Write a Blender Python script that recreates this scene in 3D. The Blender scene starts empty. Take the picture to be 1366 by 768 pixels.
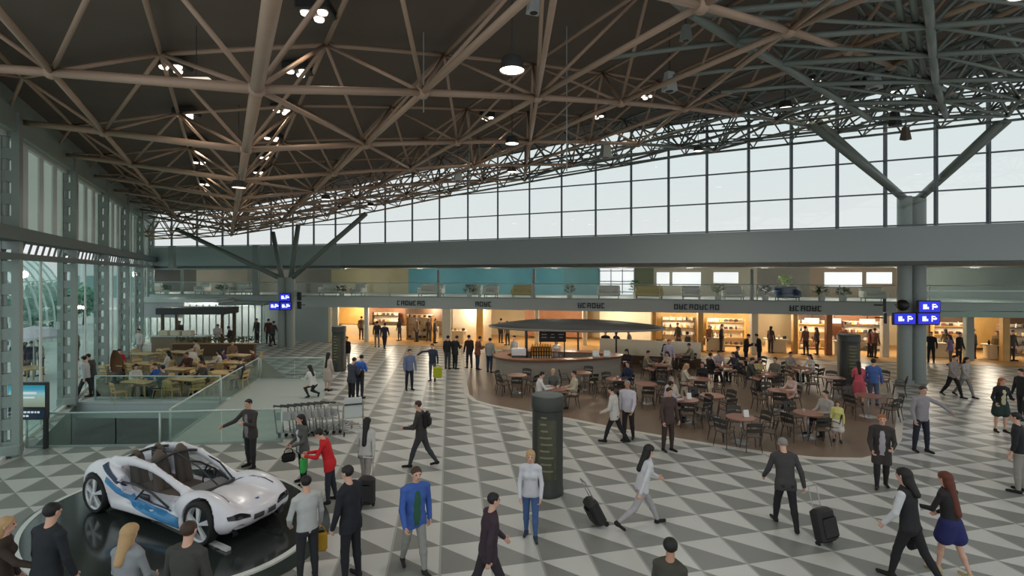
import bpy, math, random
import numpy as np
from mathutils import Vector, Matrix
random.seed(7)
C = bpy.context.scene.collection
PI = math.pi
HC, FPX, YH = 5.1, 683.0, 363.0      # camera height, focal length in pixels, horizon row

def G(px, py, z=0.0):                 # where the sight line through a picture point meets the level z
    Y = (HC - z) * FPX / (py - YH)
    return ((px - 683) / FPX * Y, Y, z)
def PT(px, py, Y):
    return ((px - 683) / FPX * Y, Y, HC - (py - YH) * Y / FPX)
def XY(px, Y):
    return ((px - 683) / FPX * Y, Y)
def R(a): return math.radians(a)

# ------------------------------------------------------------------ materials
MATS = {}
def mat(name, col, rough=0.6, metal=0.0, noise=0.06, scale=6.0, emit=None, estr=0.0, alpha=None, spec=None):
    if name in MATS: return MATS[name]
    m = bpy.data.materials.new(name); m.use_nodes = True
    nt = m.node_tree; b = nt.nodes['Principled BSDF']
    b.inputs['Roughness'].default_value = rough; b.inputs['Metallic'].default_value = metal
    if spec is not None: b.inputs['Specular IOR Level'].default_value = spec
    c = (col[0], col[1], col[2], 1)
    if noise > 0:
        tc = nt.nodes.new('ShaderNodeTexCoord'); n = nt.nodes.new('ShaderNodeTexNoise')
        n.inputs['Scale'].default_value = scale; n.inputs['Detail'].default_value = 3
        rp = nt.nodes.new('ShaderNodeMapRange')
        rp.inputs['To Min'].default_value = 1 - noise; rp.inputs['To Max'].default_value = 1 + noise
        mx = nt.nodes.new('ShaderNodeVectorMath'); mx.operation = 'SCALE'
        mx.inputs[0].default_value = col[:3]
        nt.links.new(tc.outputs['Object'], n.inputs['Vector']); nt.links.new(n.outputs['Fac'], rp.inputs['Value'])
        nt.links.new(rp.outputs['Result'], mx.inputs['Scale']); nt.links.new(mx.outputs['Vector'], b.inputs['Base Color'])
    else:
        b.inputs['Base Color'].default_value = c
    if emit:
        b.inputs['Emission Color'].default_value = (*emit, 1); b.inputs['Emission Strength'].default_value = estr
    MATS[name] = m
    return m
def srgb(r, g, b):
    f = lambda v: (v / 255 / 12.92) if v <= 10 else ((v / 255 + 0.055) / 1.055) ** 2.4
    return (f(r), f(g), f(b))
def glass(name, tint=(0.9, 0.95, 0.93), refl=0.06, rough=0.02, haze=0.0, hazecol=(0.5, 0.55, 0.53)):
    if name in MATS: return MATS[name]
    m = bpy.data.materials.new(name); m.use_nodes = True; nt = m.node_tree
    nt.nodes.clear()
    o = nt.nodes.new('ShaderNodeOutputMaterial'); t = nt.nodes.new('ShaderNodeBsdfTransparent')
    t.inputs['Color'].default_value = (*tint, 1)
    g = nt.nodes.new('ShaderNodeBsdfGlossy'); g.inputs['Roughness'].default_value = rough
    lw = nt.nodes.new('ShaderNodeLayerWeight'); pw = nt.nodes.new('ShaderNodeMath'); pw.operation = 'POWER'; pw.inputs[1].default_value = 5
    mul = nt.nodes.new('ShaderNodeMath'); mul.operation = 'MULTIPLY_ADD'; mul.inputs[1].default_value = min(.6, refl * 9); mul.inputs[2].default_value = refl * .6
    nt.links.new(lw.outputs['Facing'], pw.inputs[0])
    mx = nt.nodes.new('ShaderNodeMixShader')
    nt.links.new(pw.outputs[0], mul.inputs[0]); nt.links.new(mul.outputs[0], mx.inputs[0])
    nt.links.new(t.outputs[0], mx.inputs[1]); nt.links.new(g.outputs[0], mx.inputs[2])
    last = mx
    if haze > 0:
        d = nt.nodes.new('ShaderNodeBsdfDiffuse'); d.inputs['Color'].default_value = (*hazecol, 1)
        tl = nt.nodes.new('ShaderNodeBsdfTranslucent'); tl.inputs['Color'].default_value = (*hazecol, 1)
        m2 = nt.nodes.new('ShaderNodeMixShader'); m2.inputs[0].default_value = 0.5
        nt.links.new(d.outputs[0], m2.inputs[1]); nt.links.new(tl.outputs[0], m2.inputs[2])
        m3 = nt.nodes.new('ShaderNodeMixShader'); m3.inputs[0].default_value = haze
        nt.links.new(mx.outputs[0], m3.inputs[1]); nt.links.new(m2.outputs[0], m3.inputs[2]); last = m3
    nt.links.new(last.outputs[0], o.inputs[0])
    MATS[name] = m
    return m

# ------------------------------------------------------------------ mesh helpers
class MB:
    def __init__(s): s.v = []; s.f = []; s.mi = []; s.cur = 0
    def add(s, vs, fs):
        o = len(s.v); s.v.extend([tuple(v) for v in vs]); s.f.extend([tuple(i + o for i in f) for f in fs]); s.mi.extend([s.cur] * len(fs)); return s
    def box(s, c, d, rz=0.0, taper=1.0):
        x, y, z = d[0] / 2, d[1] / 2, d[2] / 2; ca, sa = math.cos(rz), math.sin(rz); vs = []
        for dz in (-1, 1):
            k = taper if dz > 0 else 1
            for dx, dy in ((-1, -1), (1, -1), (1, 1), (-1, 1)):
                a, b = dx * x * k, dy * y * k
                vs.append((c[0] + a * ca - b * sa, c[1] + a * sa + b * ca, c[2] + dz * z))
        return s.add(vs, [(3, 2, 1, 0), (4, 5, 6, 7), (0, 1, 5, 4), (1, 2, 6, 5), (2, 3, 7, 6), (3, 0, 4, 7)])
    def rbox(s, c, d, r=0.02, rz=0.0):          # box with bevelled edges
        x, y, z = d[0] / 2, d[1] / 2, d[2] / 2; r = min(r, x * .9, y * .9, z * .9); ca, sa = math.cos(rz), math.sin(rz)
        rings = [(-z, r), (-z + r, 0), (z - r, 0), (z, r)]; vs = []
        for zz, i in rings:
            xx, yy = x - i, y - i
            for a, b in ((-xx + r, -yy), (xx - r, -yy), (xx, -yy + r), (xx, yy - r), (xx - r, yy), (-xx + r, yy), (-xx, yy - r), (-xx, -yy + r)):
                vs.append((c[0] + a * ca - b * sa, c[1] + a * sa + b * ca, c[2] + zz))
        fs = [tuple(range(7, -1, -1)), tuple(range(24, 32))]
        for k in range(3):
            for j in range(8): fs.append((k * 8 + j, k * 8 + (j + 1) % 8, (k + 1) * 8 + (j + 1) % 8, (k + 1) * 8 + j))
        return s.add(vs, fs)
    def beam(s, a, b, w, h):                    # rectangular bar from a to b, h measured upward-ish
        a, b = Vector(a), Vector(b); d = (b - a).normalized()
        up = Vector((0, 0, 1)) if abs(d.z) < .95 else Vector((0, 1, 0))
        x = d.cross(up).normalized(); y = x.cross(d).normalized(); vs = []
        for p in (a, b):
            for i, j in ((-1, -1), (1, -1), (1, 1), (-1, 1)): vs.append(p + x * (i * w / 2) + y * (j * h / 2))
        return s.add(vs, [(3, 2, 1, 0), (4, 5, 6, 7), (0, 1, 5, 4), (1, 2, 6, 5), (2, 3, 7, 6), (3, 0, 4, 7)])
    def tube(s, pts, r, n=8, cap=True):
        pts = [Vector(p) for p in pts]; rs = r if isinstance(r, (list, tuple)) else [r] * len(pts); vs = []; pr = None
        for k, p in enumerate(pts):
            d = (pts[min(k + 1, len(pts) - 1)] - pts[max(k - 1, 0)]).normalized()
            if pr is None:
                up = Vector((0, 0, 1)) if abs(d.z) < .9 else Vector((0, 1, 0)); x = d.cross(up).normalized()
            else:
                x = (pr - d * pr.dot(d)).normalized()
            pr = x; y = d.cross(x)
            for i in range(n):
                a = 2 * PI * i / n; vs.append(p + (x * math.cos(a) + y * math.sin(a)) * rs[k])
        fs = []
        for k in range(len(pts) - 1):
            for i in range(n): fs.append((k * n + i, k * n + (i + 1) % n, (k + 1) * n + (i + 1) % n, (k + 1) * n + i))
        if cap: fs.append(tuple(range(n - 1, -1, -1))); fs.append(tuple(range((len(pts) - 1) * n, len(pts) * n)))
        return s.add(vs, fs)
    def lathe(s, prof, c=(0, 0, 0), n=24, a0=0, a1=2 * PI):
        full = abs(a1 - a0 - 2 * PI) < 1e-6; m = n if full else n + 1; vs = []; fs = []
        for r, z in prof:
            for i in range(m):
                a = a0 + (a1 - a0) * i / n; vs.append((c[0] + r * math.cos(a), c[1] + r * math.sin(a), c[2] + z))
        for k in range(len(prof) - 1):
            for i in range(n if full else n):
                j = (i + 1) % m if full else i + 1
                fs.append((k * m + i, k * m + j, (k + 1) * m + j, (k + 1) * m + i))
        return s.add(vs, fs)
    def prism(s, poly, z0, z1):
        n = len(poly)
        a = sum(poly[i][0] * poly[(i + 1) % n][1] - poly[(i + 1) % n][0] * poly[i][1] for i in range(n))
        if a < 0: poly = poly[::-1]
        vs = [(p[0], p[1], z0) for p in poly] + [(p[0], p[1], z1) for p in poly]
        fs = [tuple(range(n - 1, -1, -1)), tuple(range(n, 2 * n))] + [(i, (i + 1) % n, n + (i + 1) % n, n + i) for i in range(n)]
        return s.add(vs, fs)
    def quad(s, a, b, c, d): return s.add([a, b, c, d], [(0, 1, 2, 3)])
    def slab(s, a, b, z0, z1, th, side=1):      # upright wall piece over the plan line a-b, thickness th to its left (side=1)
        dx, dy = b[0] - a[0], b[1] - a[1]; L = math.hypot(dx, dy); nx, ny = -dy / L * th * side, dx / L * th * side
        return s.prism([a, b, (b[0] + nx, b[1] + ny), (a[0] + nx, a[1] + ny)], z0, z1)
    def sphere(s, c, r, n=10, m=7, sc=(1, 1, 1)):
        vs = [(c[0], c[1], c[2] - r * sc[2])]; fs = []
        for k in range(1, m):
            t = -PI / 2 + PI * k / m
            for i in range(n):
                a = 2 * PI * i / n; vs.append((c[0] + r * sc[0] * math.cos(t) * math.cos(a), c[1] + r * sc[1] * math.cos(t) * math.sin(a), c[2] + r * sc[2] * math.sin(t)))
        vs.append((c[0], c[1], c[2] + r * sc[2])); L = len(vs) - 1
        for i in range(n):
            fs.append((0, 1 + (i + 1) % n, 1 + i)); fs.append((L, 1 + (m - 2) * n + i, 1 + (m - 2) * n + (i + 1) % n))
        for k in range(m - 2):
            for i in range(n): fs.append((1 + k * n + i, 1 + k * n + (i + 1) % n, 1 + (k + 1) * n + (i + 1) % n, 1 + (k + 1) * n + i))
        return s.add(vs, fs)
    def build(s, name, m, parent=None, smooth=False, loc=None):
        me = bpy.data.meshes.new(name); me.from_pydata(s.v, [], s.f)
        ms = m if isinstance(m, (list, tuple)) else [m]
        for x in ms: me.materials.append(x)
        if len(ms) > 1: me.polygons.foreach_set('material_index', s.mi)
        if smooth:
            me.polygons.foreach_set('use_smooth', [True] * len(me.polygons))
            if smooth == 'auto': me.set_sharp_from_angle(angle=R(40))
        o = bpy.data.objects.new(name, me); C.objects.link(o)
        if parent is not None: o.parent = parent
        if loc: o.location = loc
        return o
def mesh_np(name, V, F, m, parent=None, smooth=True):
    me = bpy.data.meshes.new(name)
    me.vertices.add(len(V)); me.vertices.foreach_set('co', np.asarray(V, np.float32).ravel())
    me.loops.add(F.size); me.loops.foreach_set('vertex_index', F.ravel().astype(np.int32))
    me.polygons.add(len(F)); me.polygons.foreach_set('loop_start', np.arange(0, F.size, 4, dtype=np.int32))
    me.polygons.foreach_set('use_smooth', [smooth] * len(F))
    me.update(calc_edges=True); me.validate()
    me.materials.append(m)
    o = bpy.data.objects.new(name, me); C.objects.link(o)
    if parent is not None: o.parent = parent
    return o
def tag(o, label=None, cat=None, group=None, kind=None):
    if label: o['label'] = label
    if cat: o['category'] = cat
    if group: o['group'] = group
    if kind: o['kind'] = kind
    return o
def thing(name, label, cat, loc=(0, 0, 0), rz=0.0, group=None):
    o = bpy.data.objects.new(name, None); C.objects.link(o); o.empty_display_size = .2
    o.location = loc; o.rotation_euler = (0, 0, rz)
    return tag(o, label, cat, group)
def struct(o): o['kind'] = 'structure'; return o
def copy_tree(o, parent=None):
    c = o.copy(); C.objects.link(c)
    if parent is not None: c.parent = parent
    for ch in [x for x in KIDS(o)]: copy_tree(ch, c)
    return c
def KIDS(o): return list(o.children)
def recolor(root, cmap):                        # give copies their own materials, mesh data stays shared
    for ch in root.children:
        k = ch.name.split('.')[0]
        if k in cmap and cmap[k] is not None:
            ch.material_slots[0].link = 'OBJECT'; ch.material_slots[0].material = cmap[k]
        recolor(ch, cmap)

# ------------------------------------------------------------------ smooth solids: distance fields turned into quads
def sd_cone(P, a, b, ra, rb):
    a = np.asarray(a, np.float32); b = np.asarray(b, np.float32); d = b - a; L = max(float(d @ d), 1e-9)
    q = P - a; t = np.clip((q @ d) / L, 0, 1)
    q = q - t[..., None] * d
    return np.sqrt(np.einsum('...i,...i', q, q)) - (ra + (rb - ra) * t)
def sd_ell(P, c, r):
    q = (P - np.asarray(c, np.float32)) / np.asarray(r, np.float32); k = np.sqrt(np.einsum('...i,...i', q, q))
    return (k - 1) * min(r)
def sd_box(P, c, h, r):
    q = np.abs(P - np.asarray(c, np.float32)) - (np.asarray(h, np.float32) - r)
    return np.sqrt((np.maximum(q, 0) ** 2).sum(-1)) + np.minimum(q.max(-1), 0) - r
def smin(a, b, k):
    h = np.maximum(k - np.abs(a - b), 0) / k
    return np.minimum(a, b) - h * h * k * .25
def field(P, prims, off=0.0, k=.03):
    d = None
    for p in prims:
        if p[0] == 'c': e = sd_cone(P, p[1], p[2], p[3] + off, p[4] + off)
        else: e = sd_ell(P, p[1], [x + off for x in p[2]])
        d = e if d is None else smin(d, e, k)
    return d
def grid(lo, hi, h):
    n = [int(math.ceil((hi[i] - lo[i]) / h)) + 1 for i in range(3)]
    ax = [lo[i] + h * np.arange(n[i], dtype=np.float32) for i in range(3)]
    return np.stack(np.meshgrid(*ax, indexing='ij'), -1)
CORN = [(i, j, k) for i in (0, 1) for j in (0, 1) for k in (0, 1)]
EDG = [(a, b) for a in range(8) for b in range(a + 1, 8) if sum(abs(CORN[a][t] - CORN[b][t]) for t in range(3)) == 1]
def snet(d, lo, h):
    s = d < 0; nx, ny, nz = d.shape
    cnt = np.zeros((nx - 1, ny - 1, nz - 1), np.int8)
    for i, j, k in CORN: cnt += s[i:nx - 1 + i, j:ny - 1 + j, k:nz - 1 + k]
    mix = (cnt > 0) & (cnt < 8); idx = np.argwhere(mix)
    if len(idx) == 0: return np.zeros((0, 3)), np.zeros((0, 4), int)
    dv = [d[idx[:, 0] + c[0], idx[:, 1] + c[1], idx[:, 2] + c[2]] for c in CORN]
    pos = np.zeros((len(idx), 3)); n = np.zeros(len(idx))
    for a, b in EDG:
        m = (dv[a] < 0) != (dv[b] < 0); den = dv[a] - dv[b]; den[np.abs(den) < 1e-9] = 1e-9
        t = dv[a] / den; ca, cb = np.array(CORN[a]), np.array(CORN[b])
        p = ca + t[:, None] * (cb - ca); pos[m] += p[m]; n[m] += 1
    V = (idx + pos / n[:, None]) * h + np.asarray(lo)
    ids = -np.ones(mix.shape, int); ids[mix] = np.arange(len(idx)); F = []
    for ax in range(3):
        sl0 = [slice(1, -1)] * 3; sl1 = [slice(1, -1)] * 3; sl0[ax] = slice(0, -1); sl1[ax] = slice(1, None)
        a, b = s[tuple(sl0)], s[tuple(sl1)]; e = np.argwhere(a != b)
        if len(e) == 0: continue
        sg = a[e[:, 0], e[:, 1], e[:, 2]]
        off = np.array([1, 1, 1]); off[ax] = 0; p = e + off
        u, w = [t for t in range(3) if t != ax]; q = []
        for du, dw in ((0, 0), (1, 0), (1, 1), (0, 1)):
            c = p.copy(); c[:, u] -= 1 - du; c[:, w] -= 1 - dw
            q.append(ids[c[:, 0], c[:, 1], c[:, 2]])
        q = np.stack(q, 1)
        flip = sg if ax != 1 else ~sg
        q[~flip] = q[~flip][:, ::-1]; F.append(q)
    F = np.concatenate(F); F = F[(F >= 0).all(1)]
    return V, F
def solid(fn, lo, hi, h):
    P = grid(lo, hi, h); return snet(fn(P), lo, h)
# ------------------------------------------------------------------ plan lines
def isect(p, d, px):                            # where plan line p + s*d meets the sight column of px
    k = (px - 683) / FPX; s = (k * p[1] - p[0]) / (d[0] - k * d[1]); return (p[0] + s * d[0], p[1] + s * d[1])
SA = (-13.34, 37.5); SD = (0.9776, -0.2103); SN = (0.2103, 0.9776)
def S(px, off=0.0): return isect((SA[0] + SN[0] * off, SA[1] + SN[1] * off), SD, px)
F1, F2 = (-12.7, 38.0), (21.1, 21.1)
FD = ((F2[0] - F1[0]), (F2[1] - F1[1])); FL = math.hypot(*FD); FD = (FD[0] / FL, FD[1] / FL)
F0 = isect((F1[0], F1[1]), (-SD[0], -SD[1]), 183)
F3 = (F2[0] + FD[0] * 14, F2[1] + FD[1] * 14)
def FP(px): return isect(F1, (SD[0], SD[1]), px) if px < 450 else isect(F1, FD, px)
def fasY(X):
    if X < F1[0]: return F1[1] + (X - F1[0]) * SD[1] / SD[0]
    return F1[1] + (X - F1[0]) * FD[1] / FD[0]
WX = lambda Y: -13.95 - .5608 * (Y - 14.1)      # left glass wall
WYo = lambda X: 14.1 - (X + 13.95) / .5608
WD = (-.4891, .8722)                            # along the left wall, away
WN = (.8722, .4891)                             # into the hall
def W(k): Y = 14.1 + 5.37 * k; return (WX(Y), Y)

M_STRUT = mat('steel_warm_light_tint', srgb(164, 140, 120), .5, 0, .05)  # roof bars share one paint; warm light is put into this colour
M_STRUTG = mat('steel_green_light_tint', srgb(116, 126, 120), .5, 0, .05)  # same roof paint with the greenish light put into its colour
M_COL = mat('column_grey', srgb(150, 160, 156), .55, 0, .04)
M_DECK = mat('roof_deck', srgb(104, 95, 86), .9, 0, .12, .7)
M_FASC = mat('fascia_grey', srgb(168, 180, 180), .6, 0, .04, .4)
M_WHITE = mat('white_paint', srgb(214, 220, 217), .55, 0, .03)
M_MULL = mat('mullion_grey', srgb(104, 116, 122), .5, 0, .03)
M_GLASS = glass('clear_glass', (.96, .98, .97), .045)
M_GLASSG = glass('green_glass', (.87, .95, .93), .05)
M_HAZE = glass('hazy_glass', (.82, .90, .88), .07, .08, .10, (.62, .70, .68))
M_BLIND = glass('roller_blind', (.62, .68, .63), .02, .4, .66, (.80, .86, .80))
M_DARK = mat('dark_metal', srgb(48, 50, 50), .45, 0, .05)
M_BLACK = mat('black_plastic', srgb(22, 23, 24), .45, 0, .05)

# ------------------------------------------------------------------ floor with triangle tiling
def floor_mat():
    m = bpy.data.materials.new('triangle_tiles'); m.use_nodes = True; nt = m.node_tree; b = nt.nodes['Principled BSDF']
    tc = nt.nodes.new('ShaderNodeTexCoord'); sp = nt.nodes.new('ShaderNodeSeparateXYZ'); nt.links.new(tc.outputs['Object'], sp.inputs[0])
    def M(op, a, bb=None, c=None):
        n = nt.nodes.new('ShaderNodeMath'); n.operation = op
        for i, v in enumerate((a, bb, c)):
            if v is None: continue
            if isinstance(v, (int, float)): n.inputs[i].default_value = v
            else: nt.links.new(v, n.inputs[i])
        return n.outputs[0]
    X, Y = sp.outputs[0], sp.outputs[1]
    i = M('DIVIDE', M('SUBTRACT', M('ADD', X, M('MULTIPLY', Y, .1215)), 2.519), .8976)
    j = M('DIVIDE', M('SUBTRACT', M('SUBTRACT', Y, M('MULTIPLY', X, .2342)), 8.924), .935)
    fi, fj = M('FRACT', i), M('FRACT', j)
    lit = M('GREATER_THAN', M('ADD', fi, fj), 1.0)
    cell = nt.nodes.new('ShaderNodeCombineXYZ'); nt.links.new(M('FLOOR', i), cell.inputs[0]); nt.links.new(M('FLOOR', j), cell.inputs[1])
    nt.links.new(lit, cell.inputs[2])
    wn = nt.nodes.new('ShaderNodeTexWhiteNoise'); nt.links.new(cell.outputs[0], wn.inputs[0])
    ns = nt.nodes.new('ShaderNodeTexNoise'); ns.inputs['Scale'].default_value = .35; ns.inputs['Detail'].default_value = 4
    nt.links.new(tc.outputs['Object'], ns.inputs['Vector'])
    va = M('ADD', .86, M('ADD', M('MULTIPLY', wn.outputs['Value'], .12), M('MULTIPLY', ns.outputs['Fac'], .18)))
    mix = nt.nodes.new('ShaderNodeMix'); mix.data_type = 'RGBA'
    mix.inputs[6].default_value = (*srgb(130, 131, 126), 1); mix.inputs[7].default_value = (*srgb(196, 196, 191), 1)
    nt.links.new(lit, mix.inputs[0])
    # joints along the depth lines
    e = M('MINIMUM', fi, M('SUBTRACT', 1.0, fi)); jo = M('LESS_THAN', e, .022)
    m2 = nt.nodes.new('ShaderNodeMix'); m2.data_type = 'RGBA'; m2.inputs[7].default_value = (*srgb(160, 160, 155), 1)
    nt.links.new(jo, m2.inputs[0]); nt.links.new(mix.outputs[2], m2.inputs[6])
    sc = nt.nodes.new('ShaderNodeVectorMath'); sc.operation = 'SCALE'
    nt.links.new(m2.outputs[2], sc.inputs[0]); nt.links.new(va, sc.inputs['Scale']); nt.links.new(sc.outputs[0], b.inputs['Base Color'])
    b.inputs['Roughness'].default_value = .34; b.inputs['Specular IOR Level'].default_value = .35
    return m
H1, H2, H3, H4 = (WX(15.0) + .45, 15.0), (-10.35, 15.15), (-11.3, 19.7), (WX(19.75) + .3, 19.75)
fl = MB()
oa, ob, oc, od = (WX(-8), -8), (44, -8), (44, 52), (WX(52), 52)
for q in ((oa, ob, H2, H1), (ob, oc, H3, H2), (oc, od, H4, H3), (od, oa, H1, H4)):
    fl.add([(p[0], p[1], 0) for p in q], [(0, 1, 2, 3)])
struct(fl.build('floor', floor_mat()))
# brown seating deck in the middle of the hall
deckpx = [(628, 470), (625, 490), (623, 512), (626, 526), (636, 534), (657, 540), (700, 548), (760, 558), (830, 572), (906, 585), (970, 595), (1030, 604), (1090, 610), (1150, 611), (1178, 604), (1192, 585), (1196, 556), (1192, 530), (1182, 508), (1160, 494), (1110, 486), (1000, 480), (850, 476), (720, 471)]
dp = [G(*p)[:2] for p in deckpx]
M_BROWN = mat('brown_stone', srgb(124, 104, 88), .42, 0, .14, .9)
d = MB(); d.prism(dp, .0, .02); struct(d.build('floor_terrace', M_BROWN))
cx = sum(p[0] for p in dp) / len(dp); cy = sum(p[1] for p in dp) / len(dp)
def offs(poly, w):
    n = len(poly); out = []
    ar = sum(poly[i][0] * poly[(i + 1) % n][1] - poly[(i + 1) % n][0] * poly[i][1] for i in range(n)); sg = 1 if ar > 0 else -1
    for i in range(n):
        a, b = poly[i - 1], poly[(i + 1) % n]; dx, dy = b[0] - a[0], b[1] - a[1]; L = math.hypot(dx, dy) or 1
        out.append((poly[i][0] + sg * dy / L * w, poly[i][1] - sg * dx / L * w))
    return out
do = offs(dp, .2); t = MB(); n = len(dp)
for i in range(n):
    j = (i + 1) % n
    t.add([(*dp[i], .016), (*dp[j], .016), (*do[j], .016), (*do[i], .016), (*do[j], 0), (*do[i], 0)], [(0, 1, 2, 3), (3, 2, 4, 5)])
struct(t.build('trim_1', mat('pale_border', srgb(205, 200, 190), .5)))
# food court floor and pale stone strip on the left
fc = [G(*p)[:2] for p in ((292, 540.5), (345, 504), (381, 503), (338, 470), (318, 458))] + [(WX(36) + .3, 36), (H4[0], H4[1])]
M_FOOD = mat('taupe_floor', srgb(128, 120, 106), .5, 0, .1, .8)
d = MB(); d.prism([H3] + fc[1:-1] + [H4], 0, .012); struct(d.build('floor_food_court', M_FOOD))
d = MB(); d.prism([H2, H3] + [G(*p)[:2] for p in ((345, 504), (440, 504), (432, 530), (376, 588))], 0, .008)
struct(d.build('floor_strip', mat('pale_stone', srgb(172, 182, 178), .45, 0, .05)))
# open well: far side slab edge, side walls, sunken floor
M_WELL = mat('well_grey', srgb(112, 128, 120), .6, 0, .1, .7)
d = MB()
far_a, far_b = H4, H3
d.prism([far_a, far_b, (far_b[0], far_b[1] + .9), (far_a[0], far_a[1] + .9)], -.52, .09)
struct(d.build('trim_2', mat('pale_slab', srgb(196, 206, 208), .5, 0, .03)))
d = MB()
d.prism([(H1[0] - 1, 14.9), (H2[0] + 1, 14.9), (H3[0] + 1, 26), (H4[0] - 3, 26)], -3.2, -3.0)
for a, b in ((H1, H2), (H2, H3), (H4, H1)):
    d.slab(a, b, -3.0, -.01, .15, -1 if (a, b) != (H4, H1) else -1)
d.slab((H4[0] - 2.6, 25.5), (H3[0] + 1, 25.5), -3, 0, .2); d.slab(H3, (H3[0] + .2, 25.6), -3, -.01, .15, -1); d.slab((H4[0] - .2, H4[1]), (H4[0] - 2.6, 25.6), -3, -.01, .15)
struct(d.build('wall_well', M_WELL))

def balustrade(label, pts, h=1.0, glassm=None, post=True, z=0.0):
    t = thing('glass_balustrade', label, 'balustrade', (pts[0][0], pts[0][1], z))
    o = Vector((pts[0][0], pts[0][1], 0)); P = [Vector((p[0], p[1], 0)) - o for p in pts]
    g = MB(); r = MB(); s = MB()
    for a, b in zip(P, P[1:]):
        L = (b - a).length; k = max(1, round(L / 1.5)); dd = (b - a) / L
        for i in range(k):
            u, v = a + dd * (L * i / k + .02), a + dd * (L * (i + 1) / k - .02)
            nn = Vector((-dd.y, dd.x, 0)) * .006
            g.prism([(u + nn)[:2], (v + nn)[:2], (v - nn)[:2], (u - nn)[:2]], .05, h - .03)
    r.tube([p + Vector((0, 0, h)) for p in P], .028, 8)
    for a, b in zip(P, P[1:]): s.beam(a + Vector((0, 0, .03)), b + Vector((0, 0, .03)), .05, .06)
    g.build('glass_panel', glassm or M_HAZE, t); r.build('handrail', mat('pale_rail', srgb(190, 205, 200), .35, .3), t, True); s.build('base_rail', M_COL, t)
    if post:
        for i, p in enumerate(P):
            MB().tube([p, p + Vector((0, 0, h))], .03, 8).build('post', MATS['pale_rail'], t, True)
    return t
balustrade('hazy glass balustrade along the near edge of the open well, behind the white sports car', [(H1[0] - .1, H1[1] - .12), (H2[0], H2[1] - .1), G(376, 590)[:2]])
balustrade('glass balustrade running back along the sloping right edge of the open well', [(H2[0] + .1, H2[1] + .2), (H3[0] + .1, H3[1]), G(345, 505)[:2]])
balustrade('glass balustrade crossing the pale strip behind the luggage trolleys', [G(348, 505)[:2], G(438, 505)[:2]])
balustrade('clear glass balustrade on the white slab edge in front of the food court', [(H4[0] + .5, H4[1] + .3), (H3[0] - .1, H3[1] + .3)], .95, M_GLASSG, True, .09)

# ------------------------------------------------------------------ left glazed wall
HW = 9.5
NB = 6
tr = MB()
a, b = W(-1), W(NB - .5)
tr.slab(a, b, HW - .55, HW + .5, .25, -1)
struct(tr.build('wall_left', mat('pale_green_trim', srgb(150, 166, 158), .6)))
tw = MB()
for z0, z1, w in ((5.95, 6.3, .5), (5.45, 5.62, .35)): tw.slab(a, b, z0, z1, w, -1)
for i in range(60):
    p = (a[0] + (b[0] - a[0]) * i / 60, a[1] + (b[1] - a[1]) * i / 60)
    tw.beam((*p, 5.6), (p[0] + WD[0] * .35, p[1] + WD[1] * .35, 5.96), .05, .05)
struct(tw.build('trim_3', mat('transom_grey', srgb(86, 98, 94), .6)))
for k in range(-1, NB):
    p, q = W(k), W(k + 1)
    if k == NB - 1: q = W(k + .5)
    f = MB(); pu = MB(); pl = MB()
    for i in range(0, 5 if k == NB - 1 else 4):
        u = i / 4; x, y = p[0] + (q[0] - p[0]) * u, p[1] + (q[1] - p[1]) * u
        f.beam((x, y, 6.3), (x, y, HW - .5), .07, .16); (f.beam((x, y, 0), (x, y, 5.45), .04, .07) if i % 2 == 0 or k > 1 else None)
    f.beam((*p, .05), (*q, .05), .12, .1); f.beam((*p, HW - .6), (*q, HW - .6), .12, .12)
    o = (-WN[0] * .06, -WN[1] * .06)
    pu.slab((p[0] + o[0], p[1] + o[1]), (q[0] + o[0], q[1] + o[1]), 6.3, HW - .5, .03)
    pl.slab((p[0] + o[0], p[1] + o[1]), (q[0] + o[0], q[1] + o[1]), .1, 5.45, .02)
    w = struct(f.build('window_%d' % (k + 3), M_WHITE)); pu.build('blind', M_BLIND, w); pl.build('pane', M_GLASSG, w)
names = ['nearest lattice column at the left picture edge, beside the advertising screen', 'second tall perforated lattice column on the left glass wall, beside the white slab edge', 'third perforated lattice column on the left glass wall', 'fourth perforated lattice column down the left glass wall', 'fifth lattice column far down the left glass wall', 'farthest lattice column near the back end of the left glass wall']
for k in range(NB):
    p = W(k); t = thing('lattice_column', names[k], 'column', (p[0] + WN[0] * .05, p[1] + WN[1] * .05, 0), math.atan2(WN[1], WN[0]), 'lattice columns on the left glass wall')
    for s in (-1, 1):
        MB().box((s * .19, 0, HW / 2), (.17, .30, HW)).build('rail', M_COL, t)
    w = MB()
    z = .3
    while z < HW - .3: w.box((0, 0, z), (.22, .24, .30)); z += .62
    w.build('rung', M_COL, t)
    MB().rbox((0, 0, .2), (.58, .42, .3), .03).build('base', M_COL, t)
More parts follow.
